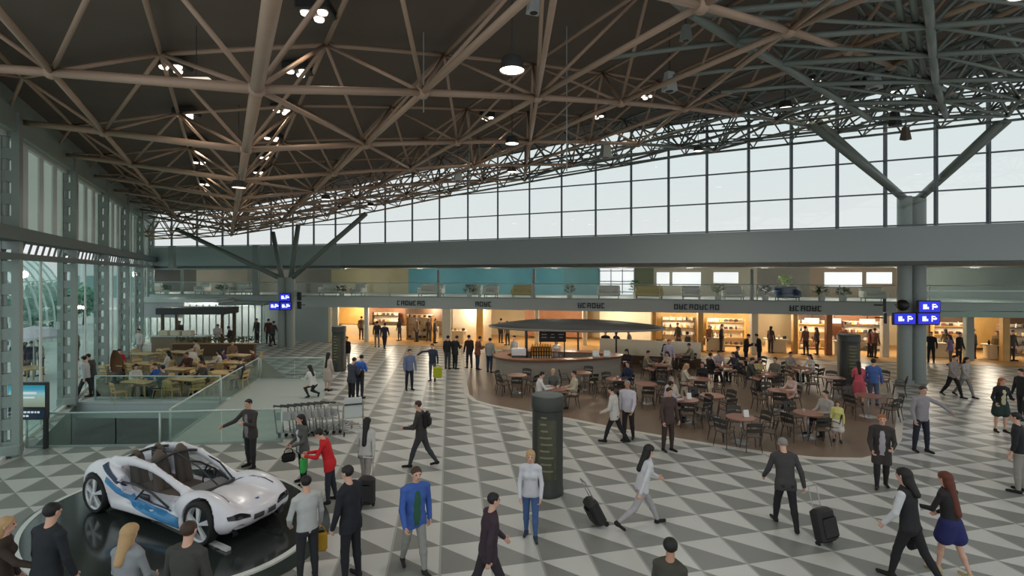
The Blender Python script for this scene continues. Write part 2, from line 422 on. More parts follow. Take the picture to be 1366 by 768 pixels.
# ------------------------------------------------------------------ fascia and high window
d = MB()
for a, b in ((F0, F1), (F1, F3)): d.slab(a, b, 5.42 if a is F1 else 5.3, 7.15, .5)
struct(d.build('wall_back', M_FASC))
d = MB(); d.prism([F0, F1, F3, (F3[0] + 3, F3[1] + 12), S(1500, 8), S(180, 8)], 5.42, 5.6); struct(d.build('ceiling_mezzanine', mat('mezz_ceiling', srgb(128, 122, 108), .8)))
fr = MB(); gl = MB()
mp = [228, 262, 296, 330, 361, 390, 418, 447, 479.6, 513.5, 549.7, 586, 624, 664, 706.4, 749.4, 795, 842.5, 892.6, 944, 999.8, 1057, 1118.6, 1183, 1251, 1321.7, 1396, 1476, 1565]
for x in mp: p = FP(x); fr.beam((p[0], p[1] + .1, 7.15), (p[0], p[1] + .1, 14.2), .1, .14)
for z in (7.2, 8.66, 10.16, 11.66, 13.0):
    for a, b in ((F0, F1), (F1, F3)): fr.beam((a[0], a[1] + .1, z), (b[0], b[1] + .1, z), .1, .06)
for a, b in ((F0, F1), (F1, F3)): gl.slab((a[0], a[1] + .12), (b[0], b[1] + .12), 7.15, 14.2, .02)
w = struct(fr.build('window_1', M_MULL)); gl.build('pane', M_GLASS, w)

for nm, px, z0 in (('trim_4', 243, 5.3), ('trim_5', 352, 3.35)):
    p = FP(px); b = MB(); b.box((p[0], p[1] - 1.2, (7.1 + z0) / 2), (.42, .3, 7.1 - z0)); struct(b.build(nm, M_COL))
# ------------------------------------------------------------------ space frame roof
N1 = (-4.04, 8.1); U = (-2.265, 4.04); V = (2.31, 1.827); WW = (-8.4, 2.7)
def zbot(X, Y):
    dx, dy = X - N1[0], Y - N1[1]
    det = U[0] * V[1] - V[0] * U[1]; j = (U[0] * dy - U[1] * dx) / det
    if j >= 0:
        j = min(j, 12.2); return 8 + .61 * j - .025 * j * j, j
    det = U[0] * WW[1] - WW[0] * U[1]; c = (U[0] * dy - U[1] * dx) / det
    return 8 + 1.5 * c, -c
def zdeck(X, Y):
    z, j = zbot(X, Y)
    return z + (2.0 if j >= 0 else 2.0 + 1.45 * max(j, -1.05))
dk = MB(); rows = []; nY = 34
xs = [-33 + i * 1.0 for i in range(74)]
for X in xs:
    y0 = max(4.5, WYo(X) - .3) if X < -8 else 4.5
    y1 = fasY(X) + .35
    y1 = max(y1, y0 + .1)
    rows.append([(X, y0 + (y1 - y0) * k / nY) for k in range(nY + 1)])
for r in rows:
    for X, Y in r: dk.v.append((X, Y, zdeck(X, Y)))
for i in range(len(rows) - 1):
    for k in range(nY):
        a = i * (nY + 1) + k; dk.f.append((a, a + nY + 1, a + nY + 2, a + 1)); dk.mi.append(0)
struct(dk.build('ceiling', M_DECK, None, True))
def inside(p): return p[1] < fasY(p[0]) - .2 and p[0] > WX(p[1]) - .1 and p[1] > 3.2
def Bn(i, j):
    if j >= 0:
        X, Y = N1[0] + i * U[0] + j * V[0], N1[1] + i * U[1] + j * V[1]
    elif j == -1: X, Y = N1[0] + i * U[0] - 4.5, N1[1] + i * U[1] + 1.4
    else: X, Y = N1[0] + i * U[0] - 8.4, N1[1] + i * U[1] + 2.7
    return Vector((X, Y, zbot(X, Y)[0]))
def Tn(i, j):
    c = (Bn(i, j) + Bn(i + 1, j) + Bn(i, j + 1) + Bn(i + 1, j + 1)) / 4
    c.z = zdeck(c.x, c.y) - .3; return c
bars = []
def bar(a, b, r, m):
    if inside(a) or inside(b):
        if a.y < 2 or b.y < 2: return
        if a.y > fasY(a.x) + .5 or b.y > fasY(b.x) + .5 or a.x < WX(a.y) - 1.2 or b.x < WX(b.y) - 1.2: return
        bars.append((a, b, r, m))
for i in range(-6, 11):
    for j in range(-2, 17):
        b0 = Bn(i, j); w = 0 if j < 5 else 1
        bar(b0, Bn(i + 1, j), .10 if j == 0 else .062, w)
        if j < 16: bar(b0, Bn(i, j + 1), .085 if j < 0 else .07, w)
        if 0 <= j < 16 and ((i + j) % 2 == 0 or b0.y > 21): bar(b0, Bn(i + 1, j + 1), .05, w)
        if 0 <= j < 16 and b0.y > 21: bar(Bn(i + 1, j), Bn(i, j + 1), .04, w); bar(b0, Tn(i, j) - Vector((0, 0, .9)), .04, w)
        if j < 16:
            t = Tn(i, j)
            bar(t, Tn(i + 1, j), .05, w)
            if j < 15: bar(t, Tn(i, j + 1), .05, w)
            for q in ((i, j), (i + 1, j), (i, j + 1), (i + 1, j + 1)): bar(t, Bn(*q), .042, w)
# lattice girders along the high window
prof = [(150, 7.6), (315, 7.85), (460, 8.95), (600, 9.9), (750, 10.55), (900, 11.05), (1060, 11.1), (1200, 11.15), (1400, 11.2), (1600, 11.2)]
def pz_(px):
    for (a, za), (b, zb) in zip(prof, prof[1:]):
        if px <= b: return za + (zb - za) * (px - a) / (b - a)
    return 11.2
for dist, dz in ((1.0, 0), (2.6, .05), (4.4, .15)):
    prev = None; px = 215
    while px < 1560:
        p = FP(px); y = p[1] - dist; b0 = Vector((p[0] - .3 * dist, y, pz_(px) + dz)); t0 = b0 + Vector((0, 0, 1.35))
        if prev:
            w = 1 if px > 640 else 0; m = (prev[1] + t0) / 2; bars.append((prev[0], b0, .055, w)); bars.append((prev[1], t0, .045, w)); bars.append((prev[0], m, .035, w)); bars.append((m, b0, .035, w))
            if dist > 1: bars.append((b0, b0 + Vector((.5, 1.7, -.05)), .035, w)); bars.append((b0, prev[0] + Vector((.5, 1.7, .6)), .03, w))
        prev = (b0, t0); px += 1.7 * FPX / p[1]
# level lower frame on the right side of the hall
def rn(px, py, h): Y = FPX * h / (YH - py); return Vector(((px - 683) / FPX * Y, Y, HC + h))
R1 = [rn(870, -25, 4.75), rn(922, 18, 4.75), rn(980, 55, 4.75), rn(1040, 85, 4.75), rn(1083, 112, 4.75), rn(1126, 138, 4.75), rn(1160, 158, 4.75)]
R3 = [rn(1232, -60, 4.75), rn(1237, -8, 4.75), rn(1241, 35, 4.75), rn(1244, 73, 4.75), rn(1248, 108, 4.75), rn(1255, 135, 4.75), rn(1262, 156, 4.75)]
R5 = [a + (a - b) * .8 for a, b in zip(R3, R1)]
R0 = [a + (a - b) * .75 + Vector((0, 0, -.15)) for a, b in zip(R1, R3)]
for k in range(7):
    for A, B2 in ((R1, R3), (R3, R5)):
        bars.append((A[k], B2[k], .06, 1)); m = (A[k] + B2[k]) / 2
        if k < 6:
            c = (A[k] + B2[k] + A[k + 1] + B2[k + 1]) / 4 + Vector((0, 0, 1.3))
            for q in (A[k], B2[k], A[k + 1], B2[k + 1]): bars.append((c, q, .04, 1))
            bars.append((A[k], B2[k + 1], .04, 1))
            if k < 5: bars.append((c, (A[k + 1] + B2[k + 1] + A[k + 2] + B2[k + 2]) / 4 + Vector((0, 0, 1.3)), .04, 1))
    if k > 1 and k < 6: bars.append((R0[k], R1[k], .05, 1))
    if k < 6:
        bars.append((R1[k], R1[k + 1], .088, 1)); bars.append((R3[k], R3[k + 1], .082, 1)); bars.append((R5[k], R5[k + 1], .06, 1))
        for off in (-.28, -.55):
            bars.append((R3[k] + Vector((off, 0, .1)), R3[k + 1] + Vector((off, 0, .1)), .06, 1))
        bars.append((R1[k], (R0[k] + R1[k]) / 2 + Vector((0, 0, 1.2)), .04, 1))
def seen(bb):
    m = (bb[0] + bb[1]) / 2
    if m.y < 1: return 0
    px, py = 683 + FPX * m.x / m.y, YH - FPX * (m.z - HC) / m.y
    ok = -60 < px < 1420 and -60 < py < 400
    return (bb[1] - bb[0]).length * bb[2] / m.y ** 2 if ok else 0
bars.sort(key=seen, reverse=True)
rt = thing('roof_truss', 'steel tube space frame roof truss spanning the whole hall under the dark ceiling', 'roof truss', (0, 20, 8))
off = Vector((0, 20, 8))
for bb in bars[:100]:
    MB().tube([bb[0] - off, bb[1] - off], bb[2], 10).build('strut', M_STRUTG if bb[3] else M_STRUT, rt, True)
rest = MB()
for bb in bars[100:]:
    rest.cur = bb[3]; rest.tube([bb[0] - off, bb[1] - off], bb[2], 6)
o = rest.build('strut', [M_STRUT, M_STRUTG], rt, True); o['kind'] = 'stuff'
nd = MB()
for i in range(-1, 9):
    for j in range(-1, 8):
        b0 = Bn(i, j)
        if inside(b0): nd.sphere(b0 - off, .14, 8, 5)
o = nd.build('node', M_STRUT, rt, True); o['kind'] = 'stuff'

# ------------------------------------------------------------------ branching columns
def tree_column(label, base, r, gap, joint_z, tops, br):
    t = thing('branching_column', label, 'column', (base[0], base[1], 0))
    for s in (-1, 1):
        MB().tube([(s * gap, 0, 0), (s * gap, 0, joint_z)], r, 20).build('shaft', M_COL, t, 'auto')
        MB().lathe([(r + .08, 0), (r + .08, .06), (r + .01, .1)], (s * gap, 0, 0), 20).build('base_ring', M_COL, t)
    for p in tops:
        q = Vector(p) - Vector((base[0], base[1], 0)); s = 1 if q.x > 0 else -1
        MB().tube([(s * gap, 0, joint_z - .1), q], [br, br * .9], 12).build('branch', M_STRUTG, t, True)
    return t
CR = G(1216, 509)[:2]
tree_column('twin round grey columns with spreading branches on the right side of the hall', CR, .29, .33, 8.62,
    [PT(1082, 166, 20.4), PT(1092, 163, 21.2), PT(1332, 165, 19.8), PT(1345, 160, 20.8)], .17)
CL = G(382, 463)[:2]
tree_column('twin round grey columns with four thin branches, far back beside the food court', CL, .27, .3, 4.75,
    [PT(236, 306, 36.5), PT(364, 310, 36.0), PT(398, 299, 34.5), PT(488, 285, 32.5)], .17)
# ------------------------------------------------------------------ people
def nrm(v): v = np.asarray(v, float); return v / np.linalg.norm(v)
def skeleton(h, sex, pose):
    """joints of a body facing +Y, feet on z = 0 (or seat height given by the legs)"""
    J = {}; lean = R(pose.get('lean', 3)); tw = R(pose.get('twist', 0))
    P = np.zeros(3); s = np.array([0, math.sin(lean), math.cos(lean)])
    f = np.array([0, math.cos(lean), -math.sin(lean)])
    shw = (.112 if sex == 'm' else .097) * h; hpw = .05 * h
    J['P'] = P; J['waist'] = P + s * .095 * h; J['chest'] = P + s * .215 * h; J['sh'] = P + s * .30 * h
    J['s'], J['f'] = s, f
    J['neck'] = P + s * .325 * h + f * .005 * h
    hp = R(pose.get('nod', 0)) + lean * .6; hy = R(pose.get('yaw', 0))
    up = np.array([0, math.sin(hp), math.cos(hp)]); fw = np.array([-math.sin(hy) * math.cos(hp), math.cos(hy) * math.cos(hp), -math.sin(hp)])
    up = nrm(up - fw * (up @ fw)); J['hu'], J['hf'] = up, fw
    J['head'] = J['neck'] + up * .097 * h + fw * .012 * h
    for sd, k in ((-1, 'L'), (1, 'R')):
        tp, kb, out = pose.get('leg' + k, (2, 4, 3)); tp, kb, out = R(tp), R(kb), R(out)
        hip = P + np.array([sd * hpw, 0, -.012 * h]); d = np.array([sd * math.sin(out), math.sin(tp) * math.cos(out), -math.cos(tp) * math.cos(out)])
        kn = hip + d * .235 * h; sp = tp - kb
        d2 = np.array([sd * math.sin(out) * .4, math.sin(sp), -math.cos(sp)]); an = kn + nrm(d2) * .232 * h
        fp = min(0, sp + R(20)) * 1.0; fd = np.array([sd * .18, math.cos(fp), math.sin(fp)])
        J['hip' + k], J['kn' + k], J['an' + k], J['fd' + k] = hip, kn, an, nrm(fd)
        ap, ab, el, inw = [R(x) for x in pose.get('arm' + k, (4, 10, 14, 4))]
        sh = J['sh'] + np.array([sd * shw, 0, -.020 * h]); a = np.array([sd * math.sin(ab), math.sin(ap) * math.cos(ab), -math.cos(ap) * math.cos(ab)])
        elb = sh + a * .172 * h; e = ap + el
        a2 = nrm([sd * (math.sin(ab) * .5 - math.sin(inw)), math.sin(e), -math.cos(e)]); wr = elb + a2 * .15 * h
        J['shl' + k], J['el' + k], J['wr' + k], J['hd' + k] = sh, elb, wr, a2
    zs = [J['an' + k][2] - .045 * h for k in 'LR'] + [(J['an' + k] + J['fd' + k] * .1 * h)[2] - .022 * h for k in 'LR']
    dz = -min(zs)
    for k, v in J.items():
        if k not in ('s', 'f', 'hu', 'hf') and k[:2] not in ('fd', 'hd'): J[k] = v + np.array([0, 0, dz])
    return J
def torso_prims(J, h, sex, wide=1.0):
    m = sex == 'm'; X = np.array([1., 0, 0]); o = []
    def lr(c, w, r, c2, w2, r2):
        for sd in (-1, 1): o.append(('c', c + X * sd * w * h * wide, c2 + X * sd * w2 * h * wide, r * h, r2 * h))
    hipw, wa, ch = (.038, .030, .040) if m else (.044, .022, .034)
    lr(J['P'] - J['s'] * .02 * h, hipw, .057, J['waist'], wa, .052 if m else .046)
    lr(J['waist'], wa, .052 if m else .046, J['chest'], ch, .054 if m else .048)
    lr(J['chest'], ch, .054 if m else .048, J['sh'] - J['s'] * .015 * h, ch + .012, .040)
    o.append(('c', J['P'], J['sh'] - J['s'] * .03 * h, .06 * h, .055 * h))
    if not m:
        for sd in (-1, 1): o.append(('e', J['chest'] + X * sd * .04 * h + J['f'] * .045 * h - J['s'] * .005 * h, (.031 * h, .031 * h, .031 * h)))
    o.append(('c', J['shlL'], J['neck'] - J['s'] * .005 * h, .026 * h, .029 * h)); o.append(('c', J['shlR'], J['neck'] - J['s'] * .005 * h, .026 * h, .029 * h))
    return o
def arm_prims(J, h, sex, cut=1.0):
    q = 1 if sex == 'm' else .86; o = []
    for k in 'LR':
        o.append(('c', J['shl' + k], J['el' + k], .0275 * h * q, .023 * h * q))
        o.append(('c', J['el' + k], J['el' + k] + (J['wr' + k] - J['el' + k]) * cut, .025 * h * q, (.025 - .008 * cut) * h * q))
    return o
def leg_prims(J, h, sex, cut=1.0):
    o = []
    for k in 'LR':
        o.append(('c', J['hip' + k], J['kn' + k], .052 * h, .034 * h))
        e = J['kn' + k] + (J['an' + k] - J['kn' + k]) * cut; md = J['kn' + k] + (J['an' + k] - J['kn' + k]) * min(.35, cut)
        o.append(('c', J['kn' + k], md, .034 * h, .033 * h)); o.append(('c', md, e, .033 * h, .022 * h))
    return o
def head_prims(J, h):
    c, u, f = J['head'], J['hu'], J['hf']; r = np.cross(f, u); s = h / 1.75; o = []
    o.append(('c', c + u * .035 * s - f * .012 * s, c + u * .03 * s + f * .012 * s, .079 * s, .074 * s))
    o.append(('c', c + f * .02 * s, c - u * .062 * s + f * .042 * s, .066 * s, .040 * s))
    o.append(('c', c + f * .088 * s + u * .012 * s, c + f * .104 * s - u * .020 * s, .009 * s, .014 * s))
    o.append(('c', c + f * .080 * s - u * .052 * s - r * .014 * s, c + f * .080 * s - u * .052 * s + r * .014 * s, .012 * s, .012 * s))
    for sd in (-1, 1):
        o.append(('c', c + r * sd * .078 * s + u * .012 * s, c + r * sd * .078 * s - u * .02 * s, .018 * s, .012 * s))
    o.append(('c', J['neck'] - J['s'] * .02 * h, c - u * .03 * s, .036 * h * .9, .034 * h * .9))
    return o
def hand_mesh(J, k, h, vox, grip=.5):
    w, d = J['wr' + k], J['hd' + k]; s = h / 1.75; sd = -1 if k == 'L' else 1
    pn = nrm(np.array([-sd, 0, 0]) - d * (-sd * d[0])) if abs(d[0]) < .85 else nrm(np.array([0, 0, -1.0]) + d * d[2])   # palm faces inward
    sp = np.cross(pn, d) * 1.0
    if sp[1] < 0: sp = -sp                                    # thumb side forward/up
    pr = [('c', w - d * .05 * s, w, .027 * s, .026 * s)]
    for i, t in enumerate((-.026, -.009, .009, .026)):
        kn = w + d * .082 * s + sp * t * s * .95
        pr.append(('c', w + d * .012 * s + sp * t * .7 * s, kn, .0135 * s, .0125 * s))
        L = (.058, .070, .076, .068)[i] * s; a = .35 + grip * .6
        m = kn + (d * math.cos(a) + pn * math.sin(a)) * L * .52; e = m + (d * math.cos(a * 2.1) + pn * math.sin(a * 2.1)) * L * .48
        pr += [('c', kn, m, .0098 * s, .009 * s), ('c', m, e, .009 * s, .0072 * s)]
    b = w + d * .022 * s + sp * .028 * s; m = b + (d * .6 + sp * .75 + pn * .3) * .036 * s; e = m + (d * .92 + sp * .2 + pn * .35) * .032 * s
    pr += [('c', b, m, .0125 * s, .0105 * s), ('c', m, e, .0105 * s, .008 * s)]
    pts = np.array([q for p in pr for q in (p[1], p[2])])
    lo, hi = pts.min(0) - .03, pts.max(0) + .03
    return solid(lambda P: field(P, pr, 0, .006), lo, hi, vox)
def bounds(pr, off, pad=.03):
    lo, hi = np.full(3, 9.), np.full(3, -9.)
    for p in pr:
        if p[0] == 'c':
            for q, r in ((p[1], p[3]), (p[2], p[4])): lo = np.minimum(lo, q - r - off - pad); hi = np.maximum(hi, q + r + off + pad)
        else: lo = np.minimum(lo, p[1] - max(p[2]) - off - pad); hi = np.maximum(hi, p[1] + max(p[2]) + off + pad)
    return lo, hi
def M_CLOTH(rgb): return mat('cloth_%d_%d_%d' % rgb, srgb(*rgb), .85, 0, .10, 14)
SKIN = [mat('skin_light', srgb(214, 168, 146), .55, 0, .04), mat('skin_mid', srgb(186, 138, 112), .55, 0, .04), mat('skin_tan', srgb(150, 106, 82), .55, 0, .04)]
HAIRC = {'black': srgb(24, 21, 20), 'brown': srgb(62, 43, 32), 'blonde': srgb(186, 152, 108), 'red': srgb(96, 46, 28), 'grey': srgb(140, 136, 130), 'ginger': srgb(160, 92, 48)}
def M_HAIR(k): return mat('hair_' + k, HAIRC[k], .6, 0, .15, 40)
M_EYE = mat('eye_dark', srgb(26, 22, 20), .25, 0, 0); M_LIP = mat('lip', srgb(158, 90, 84), .5, 0, 0)

def person(label, x, y, face, h=1.75, sex='m', pose=None, top=(60, 60, 64), low=(40, 40, 44), hair='black', long=0, jacket=False, skirt=None, bare=False,
           skin=0, shoe=(30, 28, 28), vox=.014, sleeve=1.0, inner=None, z=0.0, group=None, lowname=None, topname=None, grip=(.5, .5), build=True):
    pose = pose or {}; J = skeleton(h, sex, pose)
    t = thing('person', label, 'person', (x, y, z), R(face), group)
    # continuous body: trunk, head, arms, legs
    pr = torso_prims(J, h, sex) + arm_prims(J, h, sex) + leg_prims(J, h, sex) + head_prims(J, h)
    for k in 'LR': pr.append(('c', J['an' + k] - np.array([0, 0, .018 * h]), J['an' + k] + J['fd' + k] * .1 * h - np.array([0, 0, .028 * h]), .02 * h, .016 * h))
    lo, hi = bounds(pr, -.012, .04)
    def fb(P):
        c = head_prims(J, h)
        a = field(P, [p for p in pr if not any(p is q for q in c)], -.012, .03); b = field(P, c, 0, .018); return smin(a, b, .02)
    V, F = solid(fb, lo, hi, vox)
    for i, k in enumerate('LR'):
        v2, f2 = hand_mesh(J, k, h, max(.0045, vox * .36), grip[i]); F = np.concatenate([F, f2 + len(V)]); V = np.concatenate([V, v2])
    mesh_np('body', V, F, SKIN[skin], t)
    # top garment
    off = .017 if jacket else .013
    tp = torso_prims(J, h, sex); ta = arm_prims(J, h, sex, sleeve if sleeve > .05 else .05)
    hem = -.085 * h if jacket == 1 else (-.19 * h if jacket == 2 else -.045 * h)
    if pose.get('sit'): hem = -.03 * h
    Pz, s_ = J['P'], J['s']
    if hem < -.06 * h:
        for sd in (-1, 1): tp.append(('c', Pz + np.array([sd * .045 * h, 0, 0]), Pz + np.array([sd * .05 * h, .0, hem]), .056 * h, .058 * h))
    lo, hi = bounds(tp + ta, off)
    nk, ns = J['neck'], nrm(J['s'] * .9 - J['f'] * .45)
    def ft(P):
        d = smin(field(P, tp, off, .045), field(P, ta, off * .6, .012), .018); q = (P - Pz) @ s_.astype(np.float32) - hem
        q = np.where(np.abs(P[..., 0]) < .145 * h, -q, -9) if True else -q
        d = np.maximum(d, q); return np.maximum(d, (P - nk) @ ns.astype(np.float32) - .012 * h)
    V, F = solid(ft, lo, hi, vox)
    mesh_np(topname or ('jacket' if jacket else 'shirt'), V, F, M_CLOTH(top), t)
    if inner:                                               # shirt front seen in the open jacket
        b = MB(); f_ = J['f']; X = np.array([1., 0, 0]); rows_ = []
        for u, w in ((.045, .018), (.10, .034), (.17, .040), (.25, .038), (.32, .034), (.38, .030)):
            c_ = J['neck'] - J['s'] * u * h; row = []
            for q in (-1, -.5, 0, .5, 1):
                a_ = c_ + X * q * w * h; L_ = np.stack([a_ + f_ * r for r in np.linspace(.26, -.02, 80)]).astype(np.float32)
                v = ft(L_[None, None])[0, 0]; hit = int(np.argmax(v < 0)); row.append(L_[hit] + f_ * (.010 if abs(q) < 1 else .001))
            rows_.append(row)
        for i in range(5):
            for q in range(4): b.add([rows_[i][q], rows_[i + 1][q], rows_[i + 1][q + 1], rows_[i][q + 1]], [(0, 1, 2, 3)])
        b.build('shirt_front', M_CLOTH(inner), t, True)
    # lower garment
    if skirt:
        lo_z = -skirt * h; sp = []
        for k in 'LR':
            e = J['hip' + k] + (J['kn' + k] - J['hip' + k]) * min(1, skirt / .235)
            sp += [('c', J['P'] + np.array([(-1 if k == 'L' else 1) * .03 * h, 0, 0]), e, .068 * h, .07 * h), ('c', J['hip' + k], e, .06 * h, .068 * h)]
        lo, hi = bounds(sp, .012)
        V, F = solid(lambda P: np.maximum(field(P, sp, .010, .06), (P[..., 2] - J['P'][2] - .05 * h)), lo, hi, vox)
        mesh_np('skirt', V, F, M_CLOTH(low), t)
    else:
        lp = leg_prims(J, h, sex, .97) + torso_prims(J, h, sex)[:2]
        for sd in (-1, 1): lp.append(('c', J['P'] + np.array([sd * .04 * h, -.01 * h, -.02 * h]), J['P'] + np.array([sd * .04 * h, -.01 * h, 0]), .062 * h, .062 * h))
        lo, hi = bounds(lp, .008)
        o2 = .003 if sex == 'f' else .007
        V, F = solid(lambda P: np.maximum(field(P, lp, o2, .02), (P - J['waist']) @ s_.astype(np.float32) + .11 * h), lo, hi, vox)
        mesh_np(lowname or 'trousers', V, F, M_CLOTH(low), t)
    for k in 'LR':
        a, fd = J['an' + k], J['fd' + k]; dn = np.cross(np.array([1., 0, 0]), fd); dn = -dn if dn[2] > 0 else dn
        sp = [('c', a + dn * .026 * h - fd * .02 * h, a + fd * .105 * h + dn * .030 * h, .022 * h, .017 * h), ('c', a + dn * .005 * h, a + dn * .025 * h, .024 * h, .024 * h)]
        lo, hi = bounds(sp, 0); V, F = solid(lambda P: field(P, sp, 0, .03), lo, hi, min(vox, .012)); mesh_np('shoe', V, F, M_CLOTH(shoe), t)
    # hair
    c, u, f = J['head'], J['hu'], J['hf']; s = h / 1.75
    hp = head_prims(J, h)[:2]; n = nrm(f * .72 - u * .7)
    ex = []
    if long:
        bk = c - f * .045 * s; e = J['sh'] - J['f'] * (.075 * h) - J['s'] * (long - .06)
        ex = [('c', bk + u * .03 * s, bk - u * .1 * s - f * .02 * s, .085 * s, .075 * s), ('c', bk - u * .08 * s - f * .02 * s, e, .078 * s, .055 * s)]
    lo, hi = bounds(hp + ex, .02)
    def fh(P):
        q = P - c
        d = np.maximum(field(P, hp, .011 * s + (.006 if sex == 'f' else 0), .02), q @ n.astype(np.float32) - (.012 if not long else .02) * s)
        d = np.maximum(d, -(q @ u.astype(np.float32)) - (.075 if not long else .09) * s)
        if ex: d = smin(d, field(P, ex, 0, .03), .02); d = np.maximum(d, .0 - sd_cone(P, c + f * .065 * s + u * .02 * s, c + f * .07 * s - u * .06 * s, .05 * s, .05 * s) if True else d)
        return d
    V, F = solid(fh, lo, hi, min(vox, .012)); mesh_np('hair', V, F, M_HAIR(hair), t)
    if vox < .016:
        r = np.cross(f, u); b = MB()
        for sd in (-1, 1): b.sphere(c + f * .083 * s + u * .018 * s + r * sd * .031 * s, .0115 * s, 8, 5)
        b.build('eyes', M_EYE, t, True)
        b = MB(); b.sphere(c + f * .092 * s - u * .045 * s, .014 * s, 8, 5, (1.5, .6, .5) if abs(f[1]) > .7 else (.8, .8, .5)); b.build('lips', M_LIP, t, True)
    t['J'] = 0; del t['J']
    return t, J
def world(t, p):
    m = Matrix.Translation(t.location) @ Matrix.Rotation(t.rotation_euler[2], 4, 'Z'); return m @ Vector([float(v) for v in p])

STAND = dict(legL=(3, 5, 3), legR=(-2, 3, 3))
WALK = dict(legL=(24, 8, 1), legR=(-20, 16, 1), armL=(-18, 7, 14, 2), armR=(20, 7, 24, 6), lean=5)
WALK2 = dict(legL=(-20, 16, 1), legR=(24, 8, 1), armL=(20, 7, 24, 6), armR=(-18, 7, 14, 2), lean=5)
SIT = dict(sit=1, legL=(86, 84, 6), legR=(84, 90, 8), armL=(32, 8, 62, 22), armR=(34, 10, 58, 22), lean=8, nod=8)
SIT2 = dict(sit=1, legL=(84, 96, 5), legR=(88, 76, 6), armL=(18, 6, 70, 28), armR=(22, 8, 66, 26), lean=-4, nod=4)
PHONE = dict(legL=(3, 5, 3), legR=(-1, 3, 3), armL=(14, 6, 92, 30), armR=(16, 6, 90, 30), nod=20, lean=4)
AW, RT, LF, CAM = 0, -90, 90, 180
# ------------------------------------------------------------------ display platform and concept car
PZ = .12
# ring outline traced as ground positions of the elliptical stage
rp = [(108, 652.5), (75, 667.5), (58, 677), (23, 712), (17.5, 738), (39, 768), (356, 633), (378, 639), (400, 649), (387, 740), (354, 755), (325, 767.5)]
gp = np.array([G(a, b, PZ)[:2] for a, b in rp])
# general ellipse fit (conic)
cxy = gp.mean(0); q = gp - cxy
A = np.c_[q[:, 0] ** 2, q[:, 0] * q[:, 1], q[:, 1] ** 2, q[:, 0], q[:, 1]]
co = np.linalg.lstsq(A, np.ones(len(q)), rcond=None)[0]
Qm = np.array([[co[0], co[1] / 2], [co[1] / 2, co[2]]]); b_ = co[3:5]
c0 = -np.linalg.solve(Qm, b_) / 2; kk = 1 + c0 @ Qm @ c0
ev, evec = np.linalg.eigh(Qm); ax = np.sqrt(kk / ev); SC = cxy + c0
if not np.all(np.isfinite(ax)) or ax.max() > 7: ax = np.array([3.9, 2.9]); SC = np.array([-7.0, 9.9]); evec = np.eye(2)
print('STAGE', SC, ax, evec)
def ell(k, n=96): return [tuple(SC + evec @ (ax * k * np.array([math.cos(2 * PI * i / n), math.sin(2 * PI * i / n)]))) for i in range(n)]
st = thing('display_stage', 'low dark glossy oval display stage with a white rim under the white sports car', 'stage', (SC[0], SC[1], 0))
def rel(p): return [(a - SC[0], b - SC[1]) for a, b in p]
MB().prism(rel(ell(.99)), 0, PZ - .004).build('plinth', mat('stage_green', srgb(34, 48, 44), .35, 0, .05), st)
d = MB(); d.prism(rel(ell(.97)), PZ - .004, PZ)
d.build('deck_surface', mat('stage_gloss', srgb(46, 52, 50), .12, 0, .05, spec=.8), st)
d = MB(); e0, e1 = rel(ell(.965)), rel(ell(1.0)); n = 96
for i in range(n):
    j = (i + 1) % n
    d.add([(*e0[i], PZ + .006), (*e0[j], PZ + .006), (*e1[j], PZ + .006), (*e1[i], PZ + .006), (*e1[j], PZ - .03), (*e1[i], PZ - .03)], [(0, 1, 2, 3), (3, 2, 4, 5)])
d.build('rim', mat('rim_white', srgb(214, 218, 212), .4), st)
e0, e1 = rel(ell(1.0)), rel(ell(1.075)); d = MB()
for i in range(n):
    j = (i + 1) % n; d.add([(*e0[i], PZ - .03), (*e0[j], PZ - .03), (*e1[j], .004), (*e1[i], .004)], [(0, 1, 2, 3)])
d.build('skirt_ramp', MATS['stage_green'], st)

M_CARW = mat('car_white', srgb(232, 230, 236), .22, 0, .02, spec=.6)
M_CARB = mat('car_blue', srgb(60, 134, 186), .25, 0, .08, 3)
M_CARBD = mat('car_dark_blue', srgb(28, 44, 78), .25, 0, .05)
M_RUB = mat('rubber', srgb(28, 28, 29), .7, 0, .05)
M_RIM = mat('rim_silver', srgb(222, 224, 226), .35, .1, .02)
M_SEAT = mat('seat_taupe', srgb(96, 86, 76), .75, 0, .1, 12)
M_SHEER = glass('car_glass', (.82, .84, .88), .03)
WB0, WB1, TY, WR = -1.60, 1.55, .84, .385
rw = np.array(G(130, 682, PZ)[:2]); fw = np.array(G(268, 726, PZ)[:2])
hd = (fw - rw) / np.linalg.norm(fw - rw); yaw = math.atan2(hd[1], hd[0]); lat = np.array([-hd[1], hd[0]])
ksc = float(np.linalg.norm(fw - rw)) / (WB1 - WB0); YS = .82
cc = (rw + fw) / 2 + lat * TY * ksc * YS - hd * ((WB0 + WB1) / 2) * ksc
car = thing('sports_car', 'white low concept sports car with blue stripe and see-through doors on the oval stage', 'car', (cc[0], cc[1], PZ), yaw)
car.scale = (ksc, ksc * YS, ksc)
def ssub(a, b, k): return -smin(-a, b, k)
